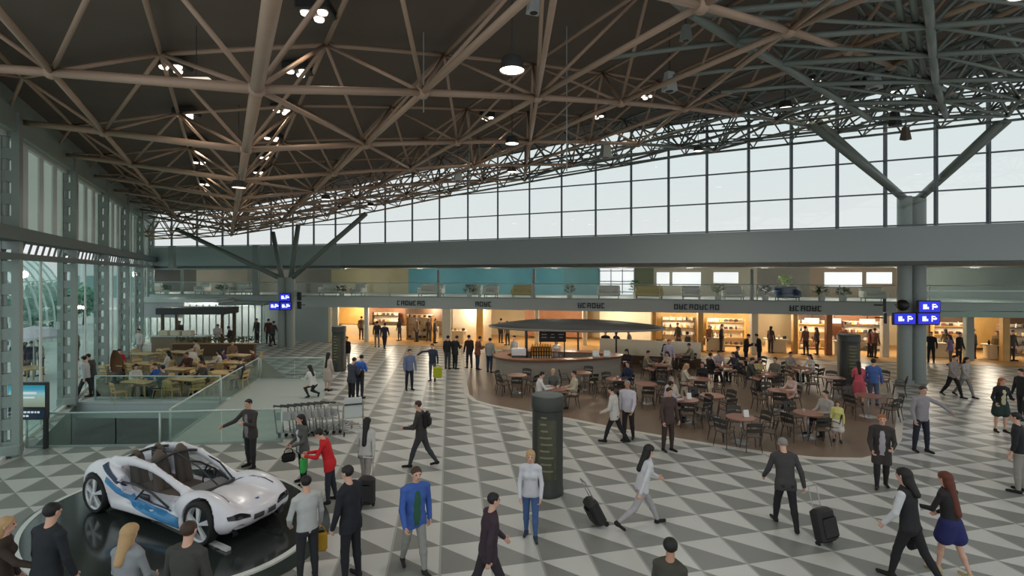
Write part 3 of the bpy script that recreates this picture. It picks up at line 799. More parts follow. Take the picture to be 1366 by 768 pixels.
def carfield(P):
    x, y, z = P[..., 0], np.abs(P[..., 1]), P[..., 2]
    S_ = np.stack([x, y, z], -1)
    d = sd_box(S_, (-.06, 0, .36), (1.94, .74, .15), .12)
    d = smin(d, sd_ell(S_, (1.47, .66, .50), (.78, .30, .37)), .12)
    d = smin(d, sd_ell(S_, (1.55, 0, .50), (.80, .72, .24)), .10)
    d = smin(d, sd_ell(S_, (2.02, .2, .42), (.28, .66, .20)), .10)
    d = smin(d, sd_ell(S_, (-1.55, .66, .58), (.66, .31, .44)), .12)
    d = smin(d, sd_box(S_, (-1.72, 0, .66), (.42, .62, .17), .14), .14)
    d = smin(d, sd_box(S_, (0.0, .82, .27), (1.1, .08, .09), .07), .10)
    # sweeping roof rail from tail over the door down to the bonnet
    rail = [(-1.85, .56, .84), (-1.35, .58, .99), (-.75, .60, 1.09), (-.15, .60, 1.05), (.35, .60, .90), (.80, .58, .75), (1.25, .52, .64)]
    rr = [.10, .105, .085, .072, .068, .08, .08]
    for i in range(len(rail) - 1):
        d = smin(d, sd_cone(S_, rail[i], rail[i + 1], rr[i], rr[i + 1]), .05)
    # rear flank between fender and door
    d = smin(d, sd_ell(S_, (-1.05, .74, .52), (.42, .14, .34)), .10)
    # cockpit and door openings
    cav = sd_ell(S_, (-.25, 0, .80), (1.22, .50, .56)); d = ssub(d, cav, .04)
    door = sd_ell(S_, (-.18, .8, .72), (.72, .34, .25)); d = ssub(d, door, .04)
    for wx in (WB0, WB1):
        q = np.sqrt((x - wx) ** 2 + (z - WR) ** 2) - (WR + .045); d = np.maximum(d, -np.maximum(q, .52 - y))
    # scoops in the nose
    d = ssub(d, sd_ell(S_, (2.24, .58, .30), (.16, .14, .09)), .02)
    d = ssub(d, sd_ell(S_, (1.05, .28, .74), (.30, .16, .06)), .03)
    return np.maximum(d, .13 - z)
V_, F_ = solid(carfield, (-2.35, -1.1, .08), (2.6, 1.1, 1.35), .018)
mesh_np('body', V_, F_, M_CARW, car)
def side_y(x, z, off=.026):                    # outer skin of the near (right) flank
    ys = np.linspace(-1.15, -.2, 96, dtype=np.float32); P = np.stack([np.full(96, x), ys, np.full(96, z)], -1).astype(np.float32)
    v = carfield(P[None, None])[0, 0]; h = np.argmax(v < 0)
    return float(ys[h]) - off if v[h] < 0 else None
def nose_x(y, z, off=.022):
    xs_ = np.linspace(2.7, 1.2, 150, dtype=np.float32); P = np.stack([xs_, np.full(150, y), np.full(150, z)], -1).astype(np.float32)
    v = carfield(P[None, None])[0, 0]; h = np.argmax(v < 0)
    return float(xs_[h]) + off if v[h] < 0 else None
def top_z(x, y, off=.008):
    zs = np.linspace(1.35, .2, 120, dtype=np.float32); P = np.stack([np.full(120, x), np.full(120, y), zs], -1).astype(np.float32)
    v = carfield(P[None, None])[0, 0]; h = np.argmax(v < 0)
    return float(zs[h]) + off if v[h] < 0 else None
def flank(name, m, low, high, n=26, rows=5):   # band on the flank between two curves z(x)
    for sgn in (1, -1):
        b = MB(); grid_ = []
        for i in range(n):
            u = i / (n - 1)
            def lerp(c):
                t = u * (len(c) - 1); k = min(int(t), len(c) - 2); f = t - k
                return c[k][0] + (c[k + 1][0] - c[k][0]) * f, c[k][1] + (c[k + 1][1] - c[k][1]) * f
            a, c = lerp(low), lerp(high); col = []
            for r in range(rows):
                x = a[0] + (c[0] - a[0]) * r / (rows - 1); z = a[1] + (c[1] - a[1]) * r / (rows - 1); y = side_y(x, z)
                col.append(None if y is None else (x, sgn * y, z))
            grid_.append(col)
        for i in range(n - 1):
            for r in range(rows - 1):
                q = [grid_[i][r], grid_[i + 1][r], grid_[i + 1][r + 1], grid_[i][r + 1]]
                if all(p is not None for p in q) and max(abs(p[1]) for p in q) - min(abs(p[1]) for p in q) < .45: b.add(q, [(0, 1, 2, 3)])
        if b.f: b.build(name, m, car, True)
flank('blue_stripe', M_CARB, [(-1.2, .70), (-.9, .52), (-.5, .37), (0, .29), (.55, .22), (1.02, .2)], [(-1.2, .80), (-.82, .60), (-.42, .45), (.1, .40), (.6, .38), (1.0, .40)])
flank('dark_stripe', M_CARBD, [(-1.45, .96), (-1.05, .76), (-.75, .58), (-.4, .465), (.1, .42), (.65, .40)], [(-1.4, 1.02), (-1.0, .82), (-.70, .63), (-.36, .50), (.12, .45), (.65, .425)])
# lamps, kidney grille, badge
for sg in (-1, 1):
    b = MB(); pts = []
    for i in range(9):
        u = i / 8; y = sg * (.36 + .44 * u); z0 = .475 + .05 * u; z1 = z0 + .045 + .05 * math.sin(u * PI * .9)
        pts.append([(nose_x(y, z) or 2.0, y, z) for z in (z0, (z0 + z1) / 2, z1)])
    for i in range(8):
        for r in range(2): b.add([pts[i][r], pts[i + 1][r], pts[i + 1][r + 1], pts[i][r + 1]], [(0, 1, 2, 3)])
    b.build('headlight', mat('lamp_dark', srgb(34, 36, 42), .12, 0, 0), car, True)
    b = MB(); pts = []
    for i in range(6):
        u = i / 5; y = sg * (.05 + .24 * u); pts.append([(nose_x(y, z) or 2.2, y, z) for z in (.40, .45, .50)])
    for i in range(5):
        for r in range(2): b.add([pts[i][r], pts[i + 1][r], pts[i + 1][r + 1], pts[i][r + 1]], [(0, 1, 2, 3)])
    b.build('grille', mat('grille_grey', srgb(92, 94, 100), .25, .5, 0), car, True)
    b = MB(); pts = []
    for i in range(6):
        u = i / 5; y = sg * (.44 + .24 * u); pts.append([(nose_x(y, z, .035) or 2.2, y, z) for z in (.20, .21 + .13 * u)])
    for i in range(5): b.add([pts[i][0], pts[i + 1][0], pts[i + 1][1], pts[i][1]], [(0, 1, 2, 3)])
    b.build('air_intake', M_BLACK, car, True)
bz = top_z(2.12, 0) or .6
b = MB(); b.lathe([(0.0, .012), (.045, .012), (.05, 0)], (2.12, 0, bz - .01), 16); b.build('badge', mat('badge_blue', srgb(60, 90, 150), .3, .2, 0), car)
# bonnet shut line and black cowl
for sg in (-1, 1):
    pts = [(x, sg * y, (top_z(x, sg * y, .004) or .6)) for x, y in ((.95, .40), (1.2, .46), (1.5, .52), (1.8, .56), (2.0, .58))]
    MB().tube(pts, .012, 6).build('shut_line', M_DARK, car, True)
# cabin: tub, dash, wheel, seats
b = MB(); b.rbox((-.25, 0, .30), (1.9, .96, .1), .04); b.rbox((-.25, 0, .4), (1.5, .16, .2), .05); b.build('cabin_floor', mat('cabin_dark', srgb(50, 46, 44), .7, 0, .08), car)
b = MB(); b.rbox((.72, 0, .62), (.34, 1.0, .16), .07); b.build('dashboard', mat('dash_pale', srgb(150, 146, 140), .6), car, 'auto')
b = MB()
for i in range(20):
    a = 2 * PI * i / 20; a2 = 2 * PI * (i + 1) / 20
    b.tube([(.50 + .05 * math.sin(a), .28 + .17 * math.cos(a), .74 + .16 * math.sin(a)), (.50 + .05 * math.sin(a2), .28 + .17 * math.cos(a2), .74 + .16 * math.sin(a2))], .015, 6, False)
b.tube([(.50, .28, .74), (.66, .28, .66)], .03, 8); b.tube([(.5, .12, .74), (.5, .44, .74)], .012, 6)
b.build('steering_wheel', M_BLACK, car, True)
for sx, hh in ((-.12, .62), (-.85, .52)):
    for sy in (-.27, .27):
        s = MB(); s.rbox((sx + .12, sy, .46), (.5, .42, .14), .06)
        s2 = solid(lambda P: field(P, [('c', np.array((sx - .12, sy - .10, .50)), np.array((sx - .27, sy - .08, .50 + hh)), .10, .085), ('c', np.array((sx - .12, sy + .10, .50)), np.array((sx - .27, sy + .08, .50 + hh)), .10, .085), ('c', np.array((sx - .26, sy, .5 + hh)), np.array((sx - .29, sy, .58 + hh)), .1, .085)], 0, .05), (sx - .6, sy - .35, .3), (sx + .2, sy + .35, 1.5), .03)
        o = mesh_np('seat', s2[0], s2[1], M_SEAT, car); s.build('cushion', M_SEAT, o, 'auto')
# canopy: dark frame bars with clear glass between
fr_ = MB()
def arc(p0, p1, top, n=10): return [tuple(np.array(p0) * (1 - u) + np.array(p1) * u + np.array([0, 0, top * 4 * u * (1 - u)])) for u in [i / n for i in range(n + 1)]]
ring = [(1.12 + .12 * math.cos(a) - .14, .50 * math.sin(a), .70 + .0 * math.cos(a)) for a in np.linspace(-PI / 2, PI / 2, 12)]
fr_.tube(ring, .035, 8)
fr_.tube(arc((-.2, -.58, 1.08), (-.2, .58, 1.08), .10), .028, 8); fr_.tube(arc((-1.1, -.56, 1.06), (-1.1, .56, 1.06), .07), .03, 8)
fr_.tube([(1.1, 0, .70), (.5, 0, .99), (-.2, 0, 1.18), (-1.1, 0, 1.13), (-1.8, 0, .86)], .016, 6)
fr_.tube([(1.0, .46, .70), (.5, .56, .93), (-.2, .58, 1.08)], .02, 6)
fr_.build('canopy_frame', M_DARK, car, True)
g = MB(); L = []
for x, zt, w in ((1.05, .71, .46), (.8, .83, .50), (.5, .96, .53), (.15, 1.08, .55), (-.2, 1.16, .56), (-.65, 1.17, .56), (-1.1, 1.11, .54), (-1.5, .98, .52)):
    L.append([(x, w * t, zt - .10 * t * t * (1 if x < .9 else .2)) for t in np.linspace(-1, 1, 9)])
for i in range(len(L) - 1):
    for k in range(8): g.add([L[i][k], L[i + 1][k], L[i + 1][k + 1], L[i][k + 1]], [(0, 1, 2, 3)])
g.build('windscreen', M_SHEER, car, True)
for sg in (-1, 1):                              # transparent door skin with inner struts
    g = MB(); rows_ = []
    for u in np.linspace(0, 1, 14):
        x = -.92 + 1.5 * u; zt = .62 + .44 * math.sin(min(1, u * 1.15 + .22) * PI) ** .8 if True else 0; zb = .47 - .05 * u
        rows_.append([(x, sg * (-.86 + .22 * r), zb + (max(zt, zb + .02) - zb) * r) for r in np.linspace(0, 1, 6)])
    for i in range(13):
        for k in range(5): g.add([rows_[i][k], rows_[i + 1][k], rows_[i + 1][k + 1], rows_[i][k + 1]], [(0, 1, 2, 3)])
    dr = g.build('door', M_SHEER, car, True)
    b = MB(); b.tube([(-.88, sg * -.76, .70), (-.4, sg * -.80, .74), (.1, sg * -.80, .66), (.6, sg * -.80, .47)], .022, 8); b.tube([(-.35, sg * -.84, .47), (-.1, sg * -.76, .74)], .02, 6)
    b.rbox((-.1, sg * -.8, .55), (.28, .05, .1), .02)
    b.build('door_strut', M_DARK, dr, True)
for wx in (WB0, WB1):
    for sg in (-1, 1):
        b = MB(); pr_ = [(.31, -.12), (.36, -.125), (WR, -.09), (WR, .09), (.36, .125), (.31, .12)]
        vs = []; n = 36
        for r, yy in pr_:
            for i in range(n): a = 2 * PI * i / n; vs.append((wx + r * math.cos(a), sg * (TY - .02) + yy, WR + r * math.sin(a)))
        fs = [(k * n + i, k * n + (i + 1) % n, (k + 1) * n + (i + 1) % n, (k + 1) * n + i) for k in range(5) for i in range(n)]
        b.add(vs, fs); wh = b.build('wheel', M_RUB, car, 'auto')
        yo = sg * (TY - .02 + .10)
        for k in range(5):
            a = 2 * PI * k / 5 + .3; b = MB(); c_, s_ = math.cos(a), math.sin(a)
            for dl in (-.10, .10):
                b.beam((wx + .05 * c_, yo - sg * .01, WR + .05 * s_), (wx + .325 * math.cos(a + dl), yo - sg * .03, WR + .325 * math.sin(a + dl)), .05, .04)
            b.build('spoke', M_RIM, wh)
        b = MB(); vs = []
        for r, yy in ((.29, -.1), (.352, .0), (.358, .03), (.31, .035), (.29, .0)):
            for i in range(n): a = 2 * PI * i / n; vs.append((wx + r * math.cos(a), yo - sg * .04 + sg * yy, WR + r * math.sin(a)))
        b.add(vs, [(k * n + i, k * n + (i + 1) % n, (k + 1) * n + (i + 1) % n, (k + 1) * n + i) for k in range(4) for i in range(n)])
        b.build('rim_ring', M_RIM, wh, 'auto')
        b = MB(); b.sphere((wx, yo, WR), .055, 12, 7, (1, .5, 1)); b.build('hub', M_RIM, wh, True)
        b = MB(); vs = [(wx, yo - sg * .15, WR)] + [(wx + .3 * math.cos(2 * PI * i / n), yo - sg * .15, WR + .3 * math.sin(2 * PI * i / n)) for i in range(n)]
        b.add(vs, [(0, 1 + i, 1 + (i + 1) % n) for i in range(n)]); b.build('brake_disc', M_DARK, wh)
# white pipe lying on the stage beside the car
t = thing('light_bar', 'thin pale bar lying on the dark stage beside the near side of the car', 'light bar', (0, 0, PZ))
a, b2 = G(205, 690, PZ), G(305, 735, PZ)
MB().beam((a[0] , a[1], .03), (b2[0], b2[1], .03), .09, .05).build('bar', mat('bar_white', srgb(212, 212, 206), .4), t)
for u in (.1, .5, .9):
    p = [a[i] + (b2[i] - a[i]) * u for i in (0, 1)]; MB().box((p[0], p[1], .005), (.14, .14, .012)).build('foot', M_DARK, t)
# ------------------------------------------------------------------ shops and mezzanine across the back
def wallp(name, px0, px1, off, z0, z1, m, th=.12, parent=None):
    b = MB(); b.slab(S(px0, off), S(px1, off), z0, z1, th); o = b.build(name, m, parent)
    if parent is None: struct(o)
    return o
ZS, ZT = 2.55, 3.33
b = MB(); b.prism([S(178), S(1500), S(1500, 8), S(178, 8)], ZS, ZT); struct(b.build('floor_mezzanine', mat('slab_grey', srgb(186, 196, 194), .6, 0, .04, .5)))
M_WOODF = mat('warm_wood_floor', srgb(196, 152, 96), .45, 0, .1, 2)
b = MB(); b.prism([S(440, -.6), S(1500, -1.2), S(1500, 7), S(440, 7)], 0, .015); struct(b.build('floor_shops', M_WOODF))
M_CREAM = mat('cream_wall', srgb(232, 212, 172), .7, 0, .06, 1.5)
wallp('wall_shops', 440, 1500, 6.5, 0, ZS, M_CREAM)
b = MB(); b.slab(S(350), S(441), 0, ZS, .4); struct(b.build('wall_side', M_FASC))
b = MB(); b.slab(S(441), S(441, 6.5), 0, ZS, .15); struct(b.build('wall_shop_end', M_CREAM))
# row of lit ceiling panels inside the shops and warm lamps
M_LAMPW = mat('lamp_warm', (1, .8, .5), .5, 0, 0, emit=(1, .85, .62), estr=6)
def lamp(name, kind, loc, energy, col, size=.3, rot=None, spot=None, blend=.5):
    l = bpy.data.lights.new(name, kind); l.energy = energy; l.color = col
    if kind in ('POINT', 'SPOT'): l.shadow_soft_size = size
    if kind == 'AREA': l.size = size
    if spot: l.spot_size = R(spot); l.spot_blend = blend
    o = bpy.data.objects.new(name, l); C.objects.link(o); o.location = loc
    if rot: o.rotation_euler = rot
    return o
i = 0
shoppx = [470, 520, 575, 632, 690, 760, 830, 900, 960, 1020, 1085, 1150, 1240, 1320]
shopword = ['far left end of the shop row', 'shop left of the dark round totem', 'shop behind the walking pair', 'shop by the pale cream pillar', 'shop left behind the bar canopy', 'shop behind the menu board', 'shop behind the right part of the bar canopy', 'shop with golden shelves', 'brightest golden shop', 'shop behind the two people in black', 'shop with low white sign boxes', 'shop left of the twin columns', 'shop right of the twin columns', 'farthest right shop']
for i, px in enumerate(shoppx):
    p = S(px, 2.6)
    t = thing('ceiling_light', 'warm square ceiling light in the ' + shopword[i], 'ceiling light', (p[0], p[1], ZS - .03), 0, 'warm shop ceiling lights')
    b = MB(); b.rbox((0, 0, .0), (1.3, .5, .05), .01); b.build('frame', M_WHITE, t)
    b = MB(); b.box((0, 0, -.03), (1.2, .42, .012)); b.build('diffuser', M_LAMPW, t)
    lamp('shop_lamp', 'POINT', (p[0], p[1], ZS - .35), 150, (1, .89, .71), .25)
# shop partitions and pillars
M_GOLD = mat('gold_panel', srgb(206, 162, 92), .55, 0, .2, 2.5)
M_RUST = mat('rust_panel', srgb(150, 100, 66), .6, 0, .25, 3)
M_BRN = mat('dark_brown_wood', srgb(92, 66, 46), .6, 0, .2, 3)
M_PALE = mat('pale_panel', srgb(226, 214, 190), .6, 0, .05)
for k, (px, off, w, m) in enumerate([(447, .5, .5, M_PALE), (489, .6, .3, M_WHITE), (596, .2, .6, M_PALE), (640, 2.5, .5, M_GOLD), (716, 2.0, .3, M_PALE), (780, 2, .3, M_PALE), (872, 1.2, .3, M_GOLD), (934, 1.0, .35, M_GOLD), (1006, .4, .4, M_PALE), (1060, 1.2, .3, M_GOLD), (1105, 1.0, .35, M_RUST), (1180, 1.0, .4, M_PALE), (1292, .6, .45, M_COL), (1340, .6, .4, M_GOLD)]):
    p = S(px, off); b = MB(); b.rbox((p[0], p[1], ZS / 2), (w, .3, ZS), .03); struct(b.build('wall_shop_pillar', m))
for px0, px1, off, z0, z1, m in [(452, 486, 4, .9, 2.4, M_GOLD), (492, 552, 4, 1.0, 2.4, M_RUST), (541, 592, 3.2, 1.35, 2.3, M_BRN), (455, 585, 3.0, 0, .95, M_PALE), (604, 655, 3, 0, 2.5, M_PALE), (700, 780, 5, .2, 2.3, M_RUST), (800, 868, 4.5, .1, 2.4, M_PALE), (876, 930, 5, .2, 2.4, M_GOLD), (938, 1000, 5, .1, 2.4, M_GOLD), (1062, 1102, 4.6, .2, 2.3, M_BRN), (1108, 1176, 4.5, .2, 2.4, M_RUST), (1240, 1290, 5, .2, 2.2, M_BRN), (1296, 1338, 5, .2, 2.2, M_GOLD), (1345, 1420, 4.6, .1, 2.2, M_BRN)]:
    wallp('wall_shop_panel', px0, px1, off, z0, z1, m, .08)
# shelving with goods
goods_cols = [M_CLOTH(c) for c in ((70, 50, 38), (196, 150, 70), (226, 206, 160), (120, 70, 50), (60, 62, 60), (210, 200, 186))]
rnd = random.Random(3)
gp_ = None
def goods(name, mesh):
    return mesh
bm_ = MB(); bm_.lathe([(0, 0), (.055, 0), (.06, .02), (.06, .17), (.045, .2), (.022, .22), (.022, .28), (0, .28)], n=10); g0 = bm_.build('bottle', goods_cols[0], None, 'auto'); 
bm_ = MB(); bm_.rbox((0, 0, .09), (.2, .14, .18), .015); bm_.cur = 0; g1 = bm_.build('goods_box', goods_cols[1])
protos = [g0, g1]; used = [False, False]; ngood = [0]
def put_good(kind, p, m, group, label, cat):
    o = protos[kind]
    if used[kind]: o = o.copy(); C.objects.link(o)
    used[kind] = True
    o.location = p; o.rotation_euler = (0, 0, rnd.uniform(-.4, .4)); o.material_slots[0].link = 'OBJECT'; o.material_slots[0].material = m
    tag(o, label, cat, group); return o
ang = math.atan2(SD[1], SD[0])
def shelf_unit(px, off, w, word, m, kinds):
    p = S(px, off); t = thing('display_shelf', 'open display shelf of goods in the ' + word, 'shelf', (p[0], p[1], .015), ang)
    for s in (-1, 1): MB().box((s * w / 2, 0, .95), (.05, .34, 1.9)).build('side_panel', m, t)
    b = MB(); b.box((0, .16, .95), (w, .03, 1.9)); b.build('back_panel', M_PALE, t)
    for k in range(4):
        MB().box((0, 0, .12 + k * .52), (w - .05, .33, .035)).build('shelf', m, t)
        nn = int(w / .34)
        for q_ in range(nn):
            if rnd.random() < .18: continue
            u = -w / 2 + .2 + q_ * (w - .4) / max(1, nn - 1)
            P_ = t.location + Matrix.Rotation(ang, 3, 'Z') @ Vector((u, -.03, .1385 + k * .52))
            kd = kinds if kinds < 2 else rnd.randrange(2)
            put_good(kd, P_, goods_cols[rnd.randrange(6)], ('bottles' if kd == 0 else 'boxes') + ' on the display shelf in the ' + word, ('bottle' if kd == 0 else 'packaged box') + ' on the display shelf in the ' + word, 'bottle' if kd == 0 else 'box')
for px, off, w, k, kd in ((515, 3.6, 2.2, 1, 1), (560, 2.4, 2.0, 2, 2), (905, 4.0, 2.2, 7, 0), (968, 3.6, 2.4, 8, 2), (1085, 3.4, 1.9, 10, 2), (1150, 3.4, 2.2, 11, 1), (1268, 3.6, 2.0, 12, 2), (1355, 3.2, 1.8, 13, 0)):
    shelf_unit(px, off, w, shopword[k], M_BRN if k % 2 else M_GOLD, kd)
for px, off, k in ((610, 1.6, 3), (954, 1.4, 8), (1035, 1.6, 9), (1124, 1.4, 10), (1250, 1.6, 12), (1330, 1.4, 13)):
    p = S(px, off); t = thing('display_table', 'pale display table of goods in the ' + shopword[k], 'table', (p[0], p[1], .015), ang)
    MB().rbox((0, 0, .84), (1.3, .7, .06), .02).build('table_top', M_PALE, t)
    MB().rbox((0, 0, .40), (1.1, .55, .80), .03).build('plinth', M_CREAM, t)
    for q_ in range(4):
        P_ = t.location + Matrix.Rotation(ang, 3, 'Z') @ Vector((-.48 + .32 * q_, rnd.uniform(-.15, .15), .87))
        put_good(q_ % 2, P_, goods_cols[rnd.randrange(6)], 'goods on the display table in the ' + shopword[k], ('bottle' if q_ % 2 == 0 else 'packaged box') + ' on the display table in the ' + shopword[k], 'bottle' if q_ % 2 == 0 else 'box')
# shop signs hanging on the slab edge: dark boards whose letters cannot be read in the photograph
M_SIGN = mat('sign_dark', srgb(52, 58, 60), .6, 0, .05)
def blockword(b, n, h, y):                     # blurred dark letters
    w = h * .72
    for k in range(n):
        x = (k - (n - 1) / 2) * w * 1.25; r = (k * 7 + n * 3) % 4
        b.box((x - w * .36, y, 0), (w * .22, .04, h))
        if r != 1: b.box((x + w * .36, y, 0), (w * .22, .04, h))
        if r != 2: b.box((x, y, h * .40), (w * .6, .04, h * .18))
        if r != 0: b.box((x, y, -h * .40), (w * .6, .04, h * .18))
        if r % 2 == 0: b.box((x, y, 0), (w * .6, .04, h * .16))
for px, n, lab in ((548, 7, 'dark lettering over the shop left of centre'), (645, 4, 'short dark sign over the pale cream pillar'), (789, 6, 'dark lettering over the bar canopy'), (929, 9, 'longest dark lettering, over the golden shops'), (1075, 6, 'dark lettering over the shop with low white sign boxes')):
    p = S(px, -.04); t = thing('shop_sign', lab + ' on the grey slab edge', 'sign', (p[0], p[1], (ZS + ZT) / 2 - .02), ang)
    b = MB(); blockword(b, n, .34, 0); b.build('lettering', M_SIGN, t)
for px in (1112, 1157, 1083):
    p = S(px, 1.0); t = thing('sign_box', {1083: 'white lit sign box left of the other two under the slab', 1112: 'white lit sign box between two others under the slab', 1157: 'white lit sign box nearest the twin columns under the slab'}[px], 'sign', (p[0], p[1], 2.12), ang, 'white lit sign boxes')
    MB().rbox((0, 0, 0), (.8, .12, .3), .02).build('face', mat('sign_white', (.9, .88, .84), .5, 0, 0, emit=(1, .95, .88), estr=.9), t)
    b = MB(); b.box((0, 0, .28), (.04, .04, .28)); b.build('hanger', M_DARK, t)
# mezzanine level
bz_ = [(178, 262, srgb(88, 88, 82)), (262, 330, srgb(150, 146, 132)), (330, 442, srgb(120, 122, 112)), (442, 545, srgb(168, 162, 128)), (545, 752, srgb(86, 150, 164)), (752, 800, srgb(90, 140, 146)), (846, 872, srgb(74, 84, 62)), (872, 1010, srgb(142, 140, 124)), (1010, 1080, srgb(104, 104, 96)), (1080, 1200, srgb(128, 112, 92)), (1200, 1500, srgb(146, 160, 152))]
for k, (a, b_, c) in enumerate(bz_):
    wallp('wall_mezzanine', a, b_, 6.5, ZT, 5.42, mat('mezz_wall_%d' % k, c, .6, 0, .15, .8))
M_BRIGHT = mat('lit_panel', (.8, .84, .86), .5, 0, .15, 1.5, emit=(.85, .92, .97), estr=.55)
b = MB(); b.slab(S(800, 6.4), S(846, 6.4), ZT + .2, 5.3, .05); o = struct(b.build('window_2', M_BRIGHT))
b = MB(); pa, pb = S(800, 6.3), S(846, 6.3)
for u in (0, .33, .66, 1): b.box((pa[0] + (pb[0] - pa[0]) * u, pa[1] + (pb[1] - pa[1]) * u, 4.4), (.06, .06, 1.9))
for z in (3.6, 4.4, 5.2): b.beam((*pa, z), (*pb, z), .05, .06)
b.build('mullion', M_MULL, o)
for k, (a, b_) in enumerate(((897, 935), (952, 985), (1100, 1150), (1156, 1190), (876, 893))):
    bb = MB(); bb.slab(S(a, 6.35), S(b_, 6.35), 4.1 + .2 * (k % 2), 5.1, .05); struct(bb.build('window_%d' % (20 + k), M_BRIGHT))
balp = [S(x, -.02) for x in (183, 300, 395, 520, 640, 760, 880, 1010, 1120, 1240, 1380)]
balustrade('long clear glass balustrade along the edge of the mezzanine above the shops', balp, 1.0, M_GLASS, True, ZT)
for px in (712, 1003, 243, 585):
    p = S(px, .8); t = thing('mezzanine_post', {712: 'slim grey post on the mezzanine above the menu board', 1003: 'slim grey post on the mezzanine near the two people in black', 243: 'dark grey post on the mezzanine above the food court', 585: 'slim dark post on the mezzanine beside the teal wall'}[px], 'post', (p[0], p[1], ZT))
    MB().tube([(0, 0, 0), (0, 0, 1.95)], .11, 12).build('shaft', M_COL, t, 'auto'); MB().lathe([(.2, 0), (.2, .05), (.12, .06)], n=16).build('base_ring', M_COL, t)
M_SOFA = {'white': M_CLOTH((232, 232, 224)), 'yellow': M_CLOTH((206, 184, 70)), 'blue': M_CLOTH((96, 116, 150))}
def armchair(px, off, c, w, lab):
    p = S(px, off + .4); t = thing('armchair' if w < 1.2 else 'sofa', lab, 'armchair' if w < 1.2 else 'sofa', (p[0], p[1], ZT), ang)
    m = M_SOFA[c]
    MB().rbox((0, 0, .30), (w, .75, .26), .08).build('seat', m, t, 'auto'); MB().rbox((0, .33, .60), (w, .2, .55), .08).build('backrest', m, t, 'auto')
    for s in (-1, 1): MB().rbox((s * (w / 2 - .08), 0, .42), (.18, .78, .42), .06).build('armrest', m, t, 'auto')
    for s in (-1, 1):
        for q_ in (-1, 1): MB().tube([(s * (w / 2 - .1), q_ * .28, 0), (s * (w / 2 - .1), q_ * .28, .2)], .025, 6).build('leg', M_DARK, t)
for a in ((440, 1.2, 'white', 1.6, 'white sofa at the left end of the mezzanine near the shops'), (478, 1.0, 'white', 1.0, 'white armchair on the mezzanine left of the dark post'), (585 - 10, 1.3, 'white', 1.9, 'long white sofa in front of the teal wall, left part'), (633, 1.2, 'white', 1.0, 'white armchair in front of the middle of the teal wall'), (655, .9, 'white', 1.0, 'white armchair left of the yellow sofa'), (697, .9, 'yellow', 1.5, 'yellow sofa in front of the teal wall'), (812, 1.0, 'white', 1.5, 'white sofa in front of the bright window panel'), (866, .9, 'yellow', 1.8, 'yellow sofa right of the bright window panel'), (922, .8, 'white', 1.2, 'white armchair above the longest shop lettering'), (978, .9, 'white', 1.3, 'white armchair left of the slim grey post'), (1050, .9, 'blue', 1.4, 'pale blue sofa among plants on the mezzanine'), (1165, .8, 'white', 1.3, 'white bench seat left of the twin columns'), (205, 1.2, 'white', 1.0, 'white armchair at the far left end of the mezzanine'), (270, .9, 'white', 1.0, 'white armchair right of the dark grey mezzanine post'), (318, .9, 'white', 1.3, 'white sofa above the pavilion roof'), (336, .8, 'white', .9, 'small white armchair right of the white sofa above the pavilion')): armchair(*a)
M_LEAF = mat('leaf_green', srgb(70, 110, 56), .6, 0, .25, 8); M_LEAFP = mat('leaf_pale', srgb(150, 180, 120), .6, 0, .2, 8)
def leaves(b, n, r, hgt, z0, rn, sz=.14):
    for _ in range(n):
        a = rn.uniform(0, 2 * PI); e = rn.uniform(-.3, 1.2); rr = r * rn.uniform(.4, 1)
        c = Vector((rr * math.cos(a) * math.cos(e * .7), rr * math.sin(a) * math.cos(e * .7), z0 + hgt * (.35 + .5 * math.sin(e))))
        d = Vector((math.cos(a), math.sin(a), rn.uniform(-.3, .8))).normalized(); s = d.cross(Vector((0, 0, 1))).normalized() * sz * .35
        b.add([c, c + d * sz * .5 + s, c + d * sz, c + d * sz * .5 - s], [(0, 1, 2, 3)])
def plant(loc, h, lab, m=None, n=90, cat='plant', r=.35):
    t = thing('potted_plant', lab, cat, loc); rn = random.Random(int(loc[0] * 100))
    MB().lathe([(0, 0), (.16, 0), (.21, .34), (.19, .34), (.17, .3), (0, .3)], n=14).build('pot', M_WHITE, t, 'auto')
    b = MB(); leaves(b, n, r, h - .2, .25, rn, .26); b.build('foliage', m or M_LEAF, t)
    MB().tube([(0, 0, .28), (.02, 0, h * .6)], .02, 6).build('stem', M_BRN, t)
for px, off, h, lab, m in ((456, .45, .8, 'leafy potted plant on the mezzanine between the white sofa and armchair', None), (626, .45, .9, 'dark green plant on the mezzanine in front of the teal wall', None), (760, .8, .9, 'bushy green plant right of the slim post by the teal wall', None), (848, 2.8, 1.3, 'tall green plant right of the bright window panel', None), (958, .45, 1.1, 'pale green plant in a white pot between white armchairs', M_LEAFP), (1021, .5, 1.0, 'bright green bushy plant just right of the slim grey post', None), (1047, 2.9, 1.7, 'tall pale flowering plant behind the pale blue sofa', M_LEAFP), (1096, .45, .9, 'low green plant right of the pale blue sofa', None), (1125, .8, .8, 'low green plant above the white sign boxes', None), (296, .45, .8, 'green plant on the mezzanine above the pavilion', None), (222, .7, .7, 'small plant at the far left end of the mezzanine', None)):
    p = S(px, off); plant((p[0], p[1], ZT), h, lab, m, 110)
